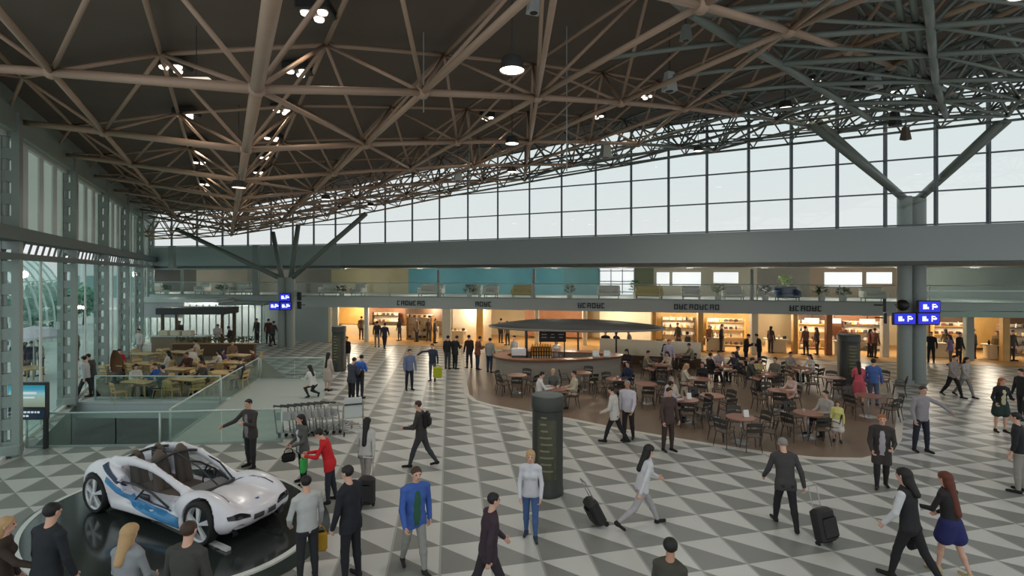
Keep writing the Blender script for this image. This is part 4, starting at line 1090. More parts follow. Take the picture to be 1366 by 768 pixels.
for px in (230, 330, 460, 560, 650, 740, 830, 920, 1020, 1110, 1200, 1300):
    p = S(px, 3.2); t = thing('pendant_light', 'round white ceiling lamp over the mezzanine, %s' % {230: 'at its far left end', 330: 'above the pavilion', 460: 'above the white sofa and plant', 560: 'at the left end of the teal wall', 650: 'over the middle of the teal wall', 740: 'at the right end of the teal wall', 830: 'by the bright window panel', 920: 'above the longest lettering', 1020: 'right of the slim grey post', 1110: 'over the low green plants', 1200: 'behind the twin columns', 1300: 'right of the twin columns'}[px], 'ceiling light', (p[0], p[1], 5.36), 0, 'round mezzanine lamps')
    MB().lathe([(0, .06), (.22, .06), (.22, 0), (0, 0)], n=16).build('housing', M_WHITE, t)
    lamp('mezz_lamp', 'POINT', (p[0], p[1], 4.95), 100, (1, .93, .83), .25)
# right-hand lower beam in front of the mezzanine, and vertical glass posts
b = MB(); pa, pb = (19.3, 24.9), (30, 24.2)
t = thing('bridge_beam', 'pale green bridge edge with glass rail right of the twin columns', 'bridge', (pa[0], pa[1], 2.98))
b.beam((0, 0, .1), (pb[0] - pa[0], pb[1] - pa[1], .1), .5, .26); b.build('edge_beam', mat('pale_green_edge', srgb(150, 174, 160), .5), t)
b = MB(); b.slab((0, 0), (pb[0] - pa[0], pb[1] - pa[1]), .24, 1.2, .02); b.build('glass_panel', M_HAZE, t)
b = MB(); b.beam((0, 0, 1.22), (pb[0] - pa[0], pb[1] - pa[1], 1.22), .06, .06); b.build('handrail', MATS['pale_rail'], t)
# ------------------------------------------------------------------ bar with canopy
bx, by = XY(745, 25.0)
M_BARTOP = mat('bar_top', srgb(170, 112, 82), .35, 0, .15, 4); M_BARF = mat('bar_front', srgb(158, 152, 140), .6, 0, .08, 1)
bar_ = thing('bar_counter', 'boat-shaped coffee bar counter with copper-brown top in the middle of the hall', 'bar', (bx, by, .02))
def lens(L, Wd, n=20, x0=0):
    return [(x0 + L * math.cos(a), Wd * math.sin(a) * (1 - .35 * math.cos(a))) for a in [2 * PI * i / (2 * n) for i in range(2 * n)]]
o_, i_ = lens(3.15, 1.55), lens(2.65, 1.1)
def ringmesh(o, i, z0, z1):
    b = MB(); n = len(o)
    for k in range(n):
        j = (k + 1) % n
        b.add([(*o[k], z0), (*o[j], z0), (*o[j], z1), (*o[k], z1), (*i[k], z0), (*i[j], z0), (*i[j], z1), (*i[k], z1)], [(0, 1, 2, 3), (5, 4, 7, 6), (3, 2, 6, 7), (1, 0, 4, 5)])
    return b
ringmesh(lens(3.05, 1.45), i_, 0, 1.0).build('front_panel', M_BARF, bar_)
ringmesh(lens(3.2, 1.6), lens(2.5, 1.0), 1.0, 1.06).build('counter_top', M_BARTOP, bar_)
ringmesh(lens(3.22, 1.62), lens(3.19, 1.59), .97, 1.065).build('edge_strip', mat('edge_dark', srgb(110, 76, 54), .4), bar_)
# back-bar tower with bottle shelves, menu board
M_MENU = mat('menu_board', srgb(46, 42, 38), .6, 0, .1)
t = thing('menu_board', 'dark menu board with pale lines over the bottle shelves of the bar', 'menu board', (*XY(737, 25.6), 1.62))
MB().rbox((0, 0, .42), (1.35, .08, .84), .02).build('board', M_MENU, t)
b = MB(); rn = random.Random(5)
for k in range(3):
    for r in range(4): b.box((-.42 + .42 * k, -.045, .68 - r * .15), (.16 + .12 * rn.random(), .012, .035))
b.build('menu_lines', mat('chalk', srgb(190, 184, 170), .7), t)
for s in (-1, 1): MB().tube([(s * .6, .02, -1.6), (s * .6, .02, .02)], .03, 8).build('post', M_DARK, t)
t = thing('bottle_shelf', 'dark stepped shelf of orange bottles and white cups at the bar', 'shelf', (*XY(722, 24.7), .02))
MB().rbox((0, .12, .72), (1.0, .3, 1.4), .02).build('cabinet', M_MENU, t)
for k in range(4): MB().box((0, -.08, .92 + k * .19), (.98, .26, .02)).build('shelf', M_DARK, t)
for k in range(4):
    for q_ in range(8):
        P_ = Vector(t.location) + Vector((-.43 + q_ * .123, -.1, .932 + k * .19)); o = protos[0].copy(); C.objects.link(o); o.location = P_; o.scale = (.7, .7, .6)
        o.material_slots[0].link = 'OBJECT'; o.material_slots[0].material = M_CLOTH((226, 150, 50)) if k else M_CLOTH((236, 226, 206)); 
        tag(o, ('orange juice bottle' if k else 'white cup') + ' on the dark stepped shelf at the bar', 'bottle' if k else 'cup', ('orange bottles' if k else 'white cups') + ' on the bar shelf')
        if not k: o.name = 'cup'
t = thing('coffee_machine', 'silver coffee machine on the left end of the bar counter', 'coffee machine', (*XY(692, 24.4), 1.08))
MB().rbox((0, 0, .22), (.7, .4, .36), .05).build('body', MATS['rim_silver'], t, 'auto'); MB().rbox((0, -.05, .02), (.66, .42, .04), .01).build('tray', M_DARK, t); MB().box((0, -.16, .14), (.5, .06, .06)).build('group_head', M_DARK, t)
for px, lab in ((795, 'white till on the copper-brown bar counter'), (810, 'small white display box near the pointed right end of the bar')):
    t = thing('till', lab, 'till', (*XY(px, 24.25), 1.08)); MB().rbox((0, 0, .06), (.34, .3, .12), .03).build('base', M_WHITE, t); MB().beam((0, .05, .1), (0, .1, .3), .3, .03).build('screen', M_WHITE, t)
# canopy: shallow dark boat-shaped roof on slim posts
cxp, cyp = XY(770, 26.2)
t = thing('bar_canopy', 'long thin dark curved canopy floating over the bar on slim posts', 'canopy', (cxp, cyp, .02))
b = MB(); n = 40
for r, z in ((0.02, 2.62), (.55, 2.60), (.9, 2.42), (1.0, 2.28), (.97, 2.22), (.5, 2.30), (.02, 2.34)):
    for k in range(n):
        a = 2 * PI * k / n; b.v.append((4.5 * r * math.cos(a), 1.9 * r * math.sin(a), z - .05 * math.cos(a)))
for q_ in range(6):
    for k in range(n): b.f.append((q_ * n + k, q_ * n + (k + 1) % n, (q_ + 1) * n + (k + 1) % n, (q_ + 1) * n + k)); b.mi.append(0)
b.build('roof', mat('canopy_dark', srgb(74, 72, 68), .5, 0, .08), t, True)
b = MB(); 
for k in range(n):
    a, a2 = 2 * PI * k / n, 2 * PI * (k + 1) / n
    b.beam((4.52 * math.cos(a), 1.92 * math.sin(a), 2.29 - .05 * math.cos(a)), (4.52 * math.cos(a2), 1.92 * math.sin(a2), 2.29 - .05 * math.cos(a2)), .05, .07)
b.build('edge_trim', mat('canopy_edge', srgb(150, 146, 138), .4), t)
for x, y in ((-2.6, 1.0), (-2.6, -.6), (2.2, 1.0), (.2, 1.2)): MB().tube([(x, y, 0), (x, y, 2.36)], .05, 8).build('post', M_DARK, t)
for k, px in enumerate((700, 745, 790)):
    p = XY(px, 26.0); lamp('bar_lamp', 'POINT', (p[0], p[1], 2.05), 22, (1, .85, .62), .1)
# low wall behind the bar
p0, p1 = XY(800, 29), XY(935, 27.2); b = MB(); b.slab((p0[0], p0[1]), (p1[0], p1[1]), .02, 1.35, .15)
t = thing('partition', 'long pale low partition behind the right end of the bar', 'partition', (p0[0], p0[1], 0)); t.location = (0, 0, 0)
b.build('panel', M_PALE, t); b = MB(); b.slab((p0[0], p0[1] - .04), (p1[0], p1[1] - .04), .02, .5, .04); b.build('kick_panel', M_BRN, t)
# ------------------------------------------------------------------ information totems
def totem(px, yf, r, h, lab):
    c = G(px, yf); t = thing('information_totem', lab, 'totem', (c[0], c[1] + r, 0))
    MB().lathe([(0, .0), (r * 1.0, 0), (r * 1.0, .12), (r * .97, .14), (r * .97, h - .34), (r * .94, h - .335), (r * .94, h - .31), (r * 1.03, h - .30), (r * 1.03, h - .03), (r * .98, h), (0, h)], n=40).build('body', mat('totem_dark', srgb(58, 60, 56), .4, .2, .08, 3), t, 'auto')
    b = MB(); b.lathe([(r * .985, .42), (r * .985, h - .5)], n=14, a0=R(228), a1=R(300)); b.build('panel', mat('totem_panel', srgb(78, 78, 62), .25, 0, .35, 6), t, True)
    b = MB(); b.lathe([(r * .75, h + .002), (0, h + .012)], n=30); b.build('lid', mat('totem_lid', srgb(86, 92, 90), .5), t, True)
    rn = random.Random(int(px))
    for k in range(9): b = MB(); b.lathe([(r * .992, .6 + k * .15), (r * .992, .64 + k * .15)], n=6, a0=R(236 + rn.random() * 6), a1=R(262 + rn.random() * 28)); b.build('text_line', mat('totem_text', srgb(122, 120, 98), .6), t)
totem(732, 666, .365, 2.27, 'dark round information totem standing nearest, beside the woman in a white sweater')
totem(449, 496, .35, 2.3, 'dark round information totem far back at the left end of the shops')
totem(1141, 517, .45, 2.3, 'dark round information totem behind the seating area left of the twin columns')
# ------------------------------------------------------------------ flight information screens
M_SCR = mat('screen_blue', srgb(30, 34, 160), .4, 0, 0, emit=srgb(34, 40, 190), estr=1.1)
M_SCRW = mat('screen_white', (.8, .85, 1), .5, 0, 0, emit=(.75, .82, 1), estr=1.2)
def screen(cx, cy, Y, wpx, hpx, lab, rz=0, on=True, k=0):
    p = PT(cx, cy, Y); w, h = wpx * Y / FPX, hpx * Y / FPX
    t = thing('information_screen', lab, 'screen', p, rz)
    MB().rbox((0, .06, 0), (w, .12, h), .02).build('housing', M_BLACK, t)
    if on:
        MB().box((0, -.006, 0), (w * .9, .01, h * .84)).build('display', M_SCR, t)
        b = MB(); s = h * .5                                # white pictogram, letter and arrow marks
        b.box((-w * .2, -.014, 0), (s * .62, .006, s * .78)); b.box((-w * .2 + s * .5, -.014, -s * .2), (s * .2, .006, s * .36)); b.build('symbol', M_SCRW, t); b = MB()
        x = w * .2; b.box((x - s * .25, -.014, 0), (s * .18, .006, s * .9)); b.box((x, -.014, s * .36), (s * .5, .006, s * .18)); b.box((x, -.014, s * .0), (s * .42, .006, s * .16)); b.beam((x + s * .02, -.014, -s * .05), (x + s * .42, -.014, -s * .05), .006, s * .2); b.beam((x + s * .3, -.014, s * .22), (x + s * .5, -.014, -.05 * s), .006, s * .16)
        b.build('symbol', M_SCRW, t)
    b = MB(); b.tube([(0, .12, 0), (0, .45, 0)], .03, 8); b.build('bracket', M_DARK, t)
    return t
Yc = CR[1] - .75
screen(1240, 409, Yc, 31, 16.5, 'upper blue information screen on the right twin columns')
screen(1207, 425, Yc, 31, 16.5, 'lower left blue information screen on the right twin columns')
screen(1239, 425, Yc - .02, 31, 16.5, 'lower right blue information screen on the right twin columns')
screen(1182, 407, Yc - .2, 20, 17, 'black screen seen from the back, upper left of the right twin columns', R(55), False)
screen(1183, 424, Yc - .2, 18, 14, 'black screen seen from the back, lower left of the right twin columns', R(55), False)
t = thing('loudspeaker', 'round black loudspeaker between the screens on the right twin columns', 'loudspeaker', PT(1204, 407, Yc + .2)); MB().sphere((0, 0, 0), .26, 16, 10).build('shell', M_BLACK, t, True); MB().tube([(0, .1, 0), (0, .45, 0)], .03, 6).build('bracket', M_DARK, t)
Yl = CL[1] - .7
screen(380, 396.5, Yl, 15, 11, 'upper blue information screen on the far left twin columns')
screen(366, 408, Yl, 14, 11, 'lower left blue information screen on the far left twin columns')
screen(381, 408, Yl - .02, 15, 11, 'lower right blue information screen on the far left twin columns')
screen(398, 395, Yl + .2, 12, 11, 'upper black screen to the right of the far left twin columns', R(-50), False)
screen(398, 407, Yl + .2, 12, 10, 'lower black screen to the right of the far left twin columns', R(-50), False)
# advertising screen at far left
p = PT(36, 535, 14.75); sw = 52 * 14.75 / FPX; sh = 50 * 14.75 / FPX
t = thing('advertising_screen', 'advertising screen with a blue sky picture beside the nearest lattice column', 'screen', (p[0], p[1], 0), R(0))
MB().rbox((0, .06, p[2]), (sw, .12, sh), .02).build('housing', M_DARK, t)
m = bpy.data.materials.new('ad_picture'); m.use_nodes = True; nt = m.node_tree; bs = nt.nodes['Principled BSDF']
tc = nt.nodes.new('ShaderNodeTexCoord'); sx = nt.nodes.new('ShaderNodeSeparateXYZ'); cr = nt.nodes.new('ShaderNodeValToRGB')
nt.links.new(tc.outputs['Generated'], sx.inputs[0]); nt.links.new(sx.outputs[2], cr.inputs[0])
el = cr.color_ramp.elements; el[0].position = 0; el[0].color = (*srgb(140, 150, 130), 1); el[1].position = 1; el[1].color = (*srgb(40, 140, 160), 1)
for ps, c in ((.35, (160, 176, 160)), (.62, (150, 196, 200)), (.8, (70, 160, 190))): e = el.new(ps); e.color = (*srgb(*c), 1)
nt.links.new(cr.outputs[0], bs.inputs['Base Color']); nt.links.new(cr.outputs[0], bs.inputs['Emission Color']); bs.inputs['Emission Strength'].default_value = .45
MB().box((0, -.006, p[2] + sh * .14), (sw * .92, .01, sh * .58)).build('display', m, t)
MB().box((0, -.006, p[2] - sh * .34), (sw * .92, .01, sh * .24)).build('caption_strip', mat('caption_navy', srgb(28, 44, 66), .4, 0, 0, emit=srgb(28, 44, 66), estr=.3), t)
b = MB(); rn = random.Random(2)
for r in range(2):
    x = -sw * .4
    while x < sw * (.30 if r == 0 else .05): w_ = rn.uniform(.03, .09); b.box((x + w_ / 2, -.013, p[2] - sh * (.29 + .10 * r)), (w_, .004, sh * .05)); x += w_ + .03
b.box((.0, -.013, p[2] + sh * .22), (sw * .5, .004, sh * .06)); b.box((.0, -.013, p[2] + sh * .10), (sw * .4, .004, sh * .04))
b.build('caption_lines', mat('caption_white', (.8, .85, .88), .5, 0, 0, emit=(.7, .78, .82), estr=.45), t)
for s in (-1, 1): MB().box((s * sw * .42, .08, (p[2] - sh / 2) / 2), (.08, .1, p[2] - sh / 2)).build('leg', M_DARK, t)
# ------------------------------------------------------------------ chairs and tables
M_CHAIR = mat('chair_dark', srgb(58, 54, 50), .45, 0, .1); M_CHAIRS = mat('chair_seat', srgb(88, 72, 60), .5, 0, .12)
M_BIRCH = mat('birch', srgb(206, 176, 122), .5, 0, .12, 4); M_BIRCHD = mat('birch_dark', srgb(186, 150, 96), .5, 0, .12, 4)
M_TABT = mat('table_red_brown', srgb(150, 104, 88), .4, 0, .12, 4); M_STEEL = mat('brushed_steel', srgb(180, 182, 182), .3, .8, .03)
def chair_proto(kind):
    dark = kind == 'cafe'
    t = bpy.data.objects.new('cafe_chair' if dark else 'wooden_chair', None); C.objects.link(t)
    m = M_CHAIR if dark else M_BIRCH
    b = MB(); b.rbox((0, 0, .44), (.43, .42, .035), .05); b.build('seat', M_CHAIRS if dark else M_BIRCHD, t)
    b = MB(); n = 7; rows_ = []
    for i in range(n):                            # curved back panel with open slots
        u = i / (n - 1) * 2 - 1; rows_.append([(.21 * u, -.19 - .045 * (1 - u * u) - .06 * v, .56 + .29 * v - .03 * u * u * v) for v in (0, .4, .6, 1)])
    for i in range(n - 1):
        for k in (0, 2):
            for d0, flip in ((0, 0), (.016, 1)):
                q = [rows_[i][k], rows_[i + 1][k], rows_[i + 1][k + 1], rows_[i][k + 1]]; q = [(p[0], p[1] + d0, p[2]) for p in q]
                b.add(q if not flip else q[::-1], [(0, 1, 2, 3)])
    for s in (-1, 1): b.tube([(s * .19, -.18, .44), (s * .205, -.20, .58), (s * .20, -.265, .84)], .014, 6)
    b.tube([rows_[i][3] for i in range(n)], .014, 6)
    b.build('backrest', m, t)
    for sx in (-1, 1):
        for sy in (-1, 1):
            MB().tube([(sx * .17, sy * .165, .43), (sx * .20, sy * .19, .22), (sx * .225, sy * .225, 0)], [.017, .015, .012], 6).build('leg', m, t)
    if dark:
        for sx in (-1, 1): MB().tube([(sx * .2, -.2, .58), (sx * .25, -.05, .64), (sx * .24, .1, .62), (sx * .19, .13, .45)], .012, 6).build('armrest', m, t)
    return t
def table_proto(kind):
    if kind == 'cafe':
        t = bpy.data.objects.new('cafe_table', None); C.objects.link(t)
        MB().lathe([(0, .715), (.40, .715), (.42, .725), (.42, .74), (.41, .75), (0, .75)], n=28).build('tabletop', M_TABT, t, 'auto')
        MB().tube([(0, 0, .02), (0, 0, .715)], .032, 10).build('pole', M_STEEL, t, True)
        MB().lathe([(.26, 0), (.26, .012), (.06, .04), (.035, .08)], n=24).build('base', M_STEEL, t, True)
    else:
        t = bpy.data.objects.new('wooden_table', None); C.objects.link(t)
        MB().rbox((0, 0, .725), (1.3, .7, .04), .02).build('tabletop', M_BIRCH, t)
        for sx in (-1, 1):
            for sy in (-1, 1): MB().tube([(sx * .54, sy * .26, .705), (sx * .60, sy * .30, 0)], [.025, .018], 6).build('leg', M_BIRCHD, t)
        b = MB(); b.box((0, 0, .685), (1.05, .5, .05)); b.build('apron', M_BIRCHD, t)
    return t
PROTO = {'cafe': [chair_proto('cafe'), 0], 'wood': [chair_proto('wood'), 0], 'tcafe': [table_proto('cafe'), 0], 'twood': [table_proto('wood'), 0]}
def place(kind, loc, rz, label, cat, group):
    e = PROTO[kind]; o = e[0] if e[1] == 0 else copy_tree(e[0]); e[1] += 1
    o.location = loc; o.rotation_euler = (0, 0, rz); return tag(o, label, cat, group)
def side_word(a):
    a = a % 360
    return ['right of', 'back right of', 'behind', 'back left of', 'left of', 'front left of', 'in front of', 'front right of'][int(((a + 22.5) % 360) // 45)]
SEATS = []                                       # (x, y, facing, z, side phrase, table phrase)
def seat_at(kind, tx, ty, z, ang_, rad, phrase, chairname, occupied, pull=0.0):
    a = R(ang_); x, y = tx + (rad + pull) * math.cos(a), ty + (rad + pull) * math.sin(a)
    face = math.degrees(math.atan2(-(tx - x), ty - y))
    place(kind, (x, y, z), R(face), '%s %s %s' % (('occupied ' if occupied else 'empty ') + chairname, side_word(ang_), phrase), 'chair', 'chairs of ' + ('the central seating area' if kind == 'cafe' else 'the food court'))
    SEATS.append((x, y, face, z, side_word(ang_), phrase)); return (x, y, face, z, side_word(ang_), phrase)
# central seating: (foot px, foot py, phrase, [(angle, occupied key or None)])
CAFE = [
    (988, 590, "the empty table nearest the border", [(160, 0), (215, 0), (265, 0), (330, 0), (20, 0), (75, 0)]),
    (1078, 583, "the table beside the child", [(150, 0), (95, 0), (205, 0), (270, 0), (20, 'm1'), (325, 'k1')]),
    (915, 562, "the table behind the brown suit", [(185, 'm2'), (120, 'm3'), (20, 0), (300, 0), (260, 0)]),
    (1040, 548, "the pale pink guest's table", [(20, 'f1'), (100, 0), (180, 0), (240, 0)]),
    (1158, 556, "the table by the pink dress", [(200, 0), (290, 0), (100, 0), (345, 0)]),
    (742, 545, "the table behind the nearest totem", [(190, 'm4'), (15, 'm5'), (95, 'm6')]),
    (690, 524, "the leftmost table before the bar", [(150, 0), (210, 0), (330, 0), (60, 0), (270, 0)]),
    (822, 530, "the navy jacket guest's table", [(30, 'm7'), (180, 0), (270, 0), (110, 0)]),
    (880, 508, "the table at the bar tip", [(150, 'm8'), (30, 'f2'), (90, 0), (260, 0)]),
    (935, 530, "the cream-top guest's table", [(60, 'f3'), (160, 'f4'), (250, 0), (320, 0)]),
    (965, 510, "the black jacket guest's table", [(190, 'm9'), (20, 'm10'), (90, 'm11'), (300, 0)]),
    (1022, 522, "the mustard-top guest's table", [(150, 'm12'), (30, 'm13'), (270, 0), (90, 'f5')]),
    (1068, 512, "the table left before the far totem", [(20, 'f6'), (110, 'm14'), (190, 0), (300, 0)]),
    (1112, 528, "the table right before the far totem", [(160, 0), (60, 0), (250, 0), (350, 0)]),
    (1172, 526, "the table nearest the twin columns", [(40, 0), (330, 0), (200, 0), (110, 0)]),
    (776, 520, "the table close under the bar front", [(60, 0), (180, 0), (300, 0)]),
    (1000, 500, "the table below the black-clad pair", [(160, 'm15'), (20, 0), (270, 0)]),
    (950, 556, "the table behind the empty front table", [(170, 0), (110, 0), (30, 0), (285, 0)]),
    (862, 538, "the table right of the white-shirted pair", [(40, 0), (130, 0), (260, 0), (330, 0)]),
    (905, 493, "the table by the pale partition", [(180, 'f7'), (0, 'm16'), (270, 0)]),
]
OCC = {}
for px, py, ph, seats in CAFE:
    tx, ty, _ = G(px, py); place('tcafe', (tx, ty, .02), rnd.uniform(0, 1), 'round red-brown cafe table, ' + ph, 'table', 'round tables of the central seating area')
    for a, k in seats:
        s = seat_at('cafe', tx, ty, .02, a + rnd.uniform(-6, 6), .62 if k else .66, ph, 'dark bentwood armchair', bool(k), 0 if k else rnd.uniform(0, .14))
        if k: OCC[k] = s
MB_ = None
# menu card and cups on tables
def on_table(name, px, py, zt, label, cat, fn):
    x, y, _ = G(px, py); t = thing(name, label, cat, (x, y, zt)); fn(t); return t
def card(t):
    b = MB(); b.beam((0, -.05, .004), (0, 0, .21), .15, .006); b.beam((0, .05, .004), (0, 0, .21), .15, .006); b.build('card', mat('card_white', srgb(238, 238, 234), .6), t)
on_table('menu_card', 995, 590, .77, 'white folded menu card on the empty red-brown table nearest the border', 'menu card', card)
on_table('menu_card', 919, 562, .77, 'white folded menu card on the table behind the brown suit', 'menu card', card)
def cup(t): MB().lathe([(0, 0), (.03, 0), (.042, .10), (.045, .105), (.038, .1), (.027, .01), (0, .01)], n=14).build('cup', M_WHITE, t, True); t.children[0].name = 'paper_cup'
for px, py, lab in ((744, 546, 'white paper cup on the table just behind the nearest round totem'), (1044, 548, 'white paper cup on the table of the person in pale pink'), (1072, 583, 'white paper cup on the table beside the child in white'), (968, 510, 'white paper cup on the table of the man in black'), (824, 530, 'white paper cup on the table of the man in navy')):
    on_table('paper_cup', px, py, .77, lab, 'cup', cup)
# ------------------------------------------------------------------ food court
FOOD = [
    (187, 533, "the blue-top guest's table", [(150, 'a1'), (75, 'a2'), (10, 'a3'), (250, 0)]),
    (250, 529, "the long empty front pale table", [(205, 0), (335, 0), (170, 0), (270, 0), (20, 0), (70, 'a4')]),
    (238, 513, "the dark brown guest's table", [(100, 'a5'), (20, 'a6'), (190, 0)]),
    (268, 503, "the two white-clad guests' table", [(160, 'a7'), (20, 'a8'), (90, 0)]),
    (296, 519, "the rightmost front pale table", [(10, 'a9'), (200, 0), (100, 0), (300, 0)]),
    (312, 503, "the purple-top guest's table", [(170, 'a10'), (30, 'a11'), (270, 0)]),
    (196, 505, "the long-haired white-clad guest's table", [(20, 'a12'), (160, 0), (270, 0)]),
    (163, 507, "the red-top guest's table", [(150, 'a13'), (30, 0), (270, 0)]),
    (192, 490, "the far left pale table", [(30, 0), (160, 0), (90, 0)]),
    (240, 487, "the table before the food counter", [(170, 0), (20, 'a14'), (270, 0)]),
    (318, 492, "the far right pale table", [(150, 'a15'), (20, 0), (270, 0)]),
]
for px, py, ph, seats in FOOD:
    tx, ty, _ = G(px, py); place('twood', (tx, ty, .012), R(-14), 'pale wooden food court table, ' + ph, 'table', 'pale wooden food court tables')
    for a, k in seats:
        rad = .62 if 45 < a % 180 < 135 else .88
        s = seat_at('wood', tx, ty, .012, a - 14, rad, ph, 'pale wooden chair', bool(k), 0 if k else rnd.uniform(0, .1))
        if k: OCC[k] = s
# round wicker chair and dark coat heap
x, y, _ = G(152, 511); t = thing('wicker_chair', 'round brown wicker pod chair in the food court by the glass wall', 'chair', (x, y, .012), R(160))
b = MB(); n = 18; vs = []
for k in range(9):
    v = k / 8; rr = math.sin(PI * (.12 + .8 * v)) * .46
    for i in range(n): a = PI * .1 + PI * .8 * i / (n - 1) + PI; vs.append((rr * math.cos(a), rr * math.sin(a) * .7, .35 + 1.15 * v))
b.add(vs, [(k * n + i, k * n + i + 1, (k + 1) * n + i + 1, (k + 1) * n + i) for k in range(8) for i in range(n - 1)]); b.build('shell', mat('wicker', srgb(104, 66, 38), .8, 0, .3, 30), t, True)
MB().rbox((0, -.05, .42), (.66, .5, .14), .06).build('cushion', M_SEAT, t, 'auto'); MB().lathe([(.34, 0), (.34, .03), (.08, .1), (.06, .36)], n=18).build('base', M_DARK, t, True)
# pavilion at the back of the food court with pergola and counter
M_PAV = mat('pavilion_panel', srgb(196, 192, 196), .7, 0, .1, 1.2)
P0, P1 = XY(160, 37.0), XY(352, 37.0); pz = HC - 36 * 37.0 / FPX
t = thing('pavilion', 'pale glazed pavilion with a thick white flat roof at the back of the food court', 'pavilion', (P0[0], P0[1], .012))
wd = P1[0] - P0[0]
MB().rbox((wd * .33, 1.6, pz - .12), (wd * .70, 3.4, .26), .04).build('roof', M_WHITE, t); MB().rbox((wd * .84, 1.6, pz - .35), (wd * .32, 3.2, .22), .03).build('roof', mat('roof_grey', srgb(150, 162, 158), .6), t)
MB().box((wd / 2, 3.1, pz / 2 - .15), (wd * .98, .1, pz - .5)).build('back_panel', M_PAV, t)
b = MB(); b.box((wd * .22, .1, pz - .8), (wd * .44, .06, 1.1)); b.build('front_screen', M_PAV, t)
b = MB()
for k in range(22): b.box((wd * (k + .5) / 22, .15, pz / 2 - .2), (.06, .08, pz - .4))
b.build('mullion', M_COL, t); b = MB(); b.box((wd / 2, .2, pz / 2 - .2), (wd, .02, pz - .45)); b.build('glazing', M_HAZE, t)
p = XY(257, 33.5); t = thing('pergola', 'dark flat-roofed pergola on two posts over the food counter', 'pergola', (p[0], p[1], .012))
zt = HC - 50 * 33.5 / FPX
MB().rbox((0, .6, zt - .1), (4.5, 1.8, .42), .04).build('roof', M_DARK, t)
for sx in (-1.9, 2.0):
    for sy in (-.1, 1.3): MB().box((sx, sy, zt / 2 - .15), (.14, .14, zt - .3)).build('post', M_BRN, t)
p = XY(236, 32.6); t = thing('food_counter', 'pale food counter with white display cases under the dark pergola', 'counter', (p[0], p[1], .012))
MB().rbox((.3, 0, .5), (3.4, .7, 1.0), .03).build('body', mat('counter_taupe', srgb(150, 132, 112), .6, 0, .1), t); MB().rbox((.3, 0, 1.03), (3.5, .8, .06), .02).build('counter_top', M_WHITE, t)
for k in range(3): MB().rbox((-.8 + k * .75, .05, 1.22), (.6, .45, .32), .04).build('display_case', M_PALE, t)
p = XY(286, 31.4); t = thing('low_wall', 'low brown planter wall across the middle of the food court', 'wall', (p[0], p[1], .012)); MB().rbox((0, 0, .35), (5.0, .3, .7), .03).build('body', M_BRN, t); 
b = MB(); b.rbox((0, 0, .72), (5.1, .36, .05), .01); b.build('coping', M_BIRCHD, t)
b = MB(); rn = random.Random(8)
for k in range(200):
    a = rn.uniform(-2.4, 2.4); c = Vector((a, rn.uniform(-.1, .1), .76 + rn.uniform(0, .25))); d_ = Vector((rn.uniform(-1, 1), rn.uniform(-1, 1), 1)).normalized() * .2; s = d_.cross(Vector((0, 1, 0))).normalized() * .05
    b.add([c, c + d_ * .5 + s, c + d_, c + d_ * .5 - s], [(0, 1, 2, 3)])
b.build('planting', mat('dull_leaf', srgb(96, 92, 62), .7, 0, .3, 8), t)
for k in range(3): lamp('pavilion_fill', 'POINT', (XY(200 + 60 * k, 38.6)[0], 38.6, 2.5), 150, (1, .93, .86), .3)  # added fill lights without fixtures, brightening the pavilion's back panel
# ------------------------------------------------------------------ luggage trolleys
def trolley(o):
    b = MB()
    for s in (-1, 1): b.tube([(s * .30, -.42, .12), (s * .22, .45, .16)], .018, 6)
    for k in range(5): b.tube([(-.29 + .01 * k, -.38 + .2 * k, .15), (.29 - .01 * k, -.38 + .2 * k, .15)], .012, 6)
    b.build('base', M_STEEL, o)
    b = MB()
    for s in (-1, 1): b.tube([(s * .30, -.42, .12), (s * .30, -.50, .60), (s * .29, -.58, .98), (s * .22, -.62, 1.03), (0, -.63, 1.04)], .02, 8)
    b.tube([(-.3, -.51, .66), (.3, -.51, .66)], .014, 6); b.build('frame', M_STEEL, o, True)
    b = MB(); b.rbox((0, -.52, .70), (.5, .04, .24), .015); b.build('panel', mat('trolley_panel', srgb(196, 198, 196), .5), o)
    b = MB(); b.tube([(-.26, -.635, 1.035), (.26, -.635, 1.035)], .026, 8); b.build('handle', M_DARK, o)
    for s, y_ in ((-.26, -.36), (.26, -.36), (0, .40)):
        b = MB(); b.tube([(s - .02, y_, .06), (s + .02, y_, .06)], .06, 12); b.build('wheel', M_RUB, o)
tr0 = None; a_, b_ = G(386, 584), G(447, 577)
for k in range(8):
    u = k / 7; lab = 'steel luggage trolley, %s of the nested row beside the glass balustrade' % ['leftmost', 'second from the left', 'third from the left', 'fourth from the left', 'fourth from the right', 'third from the right', 'second from the right', 'rightmost'][k]
    if tr0 is None: tr0 = bpy.data.objects.new('luggage_trolley', None); C.objects.link(tr0); trolley(tr0); o = tr0
    else: o = copy_tree(tr0)
    o.location = (a_[0] + (b_[0] - a_[0]) * u, a_[1] + .35 + (b_[1] - a_[1]) * u, .008); o.rotation_euler = (0, 0, R(-12)); tag(o, lab, 'luggage trolley', 'nested luggage trolleys')
o = copy_tree(tr0); p = G(466, 580); o.location = (p[0], p[1] + .3, 0); o.rotation_euler = (0, 0, R(20)); tag(o, 'luggage trolley with a large white sign panel standing apart right of the nested row', 'luggage trolley', 'luggage trolleys')
b = MB(); b.rbox((0, -.54, .92), (.52, .03, .62), .01); b.build('sign_panel', M_WHITE, o)
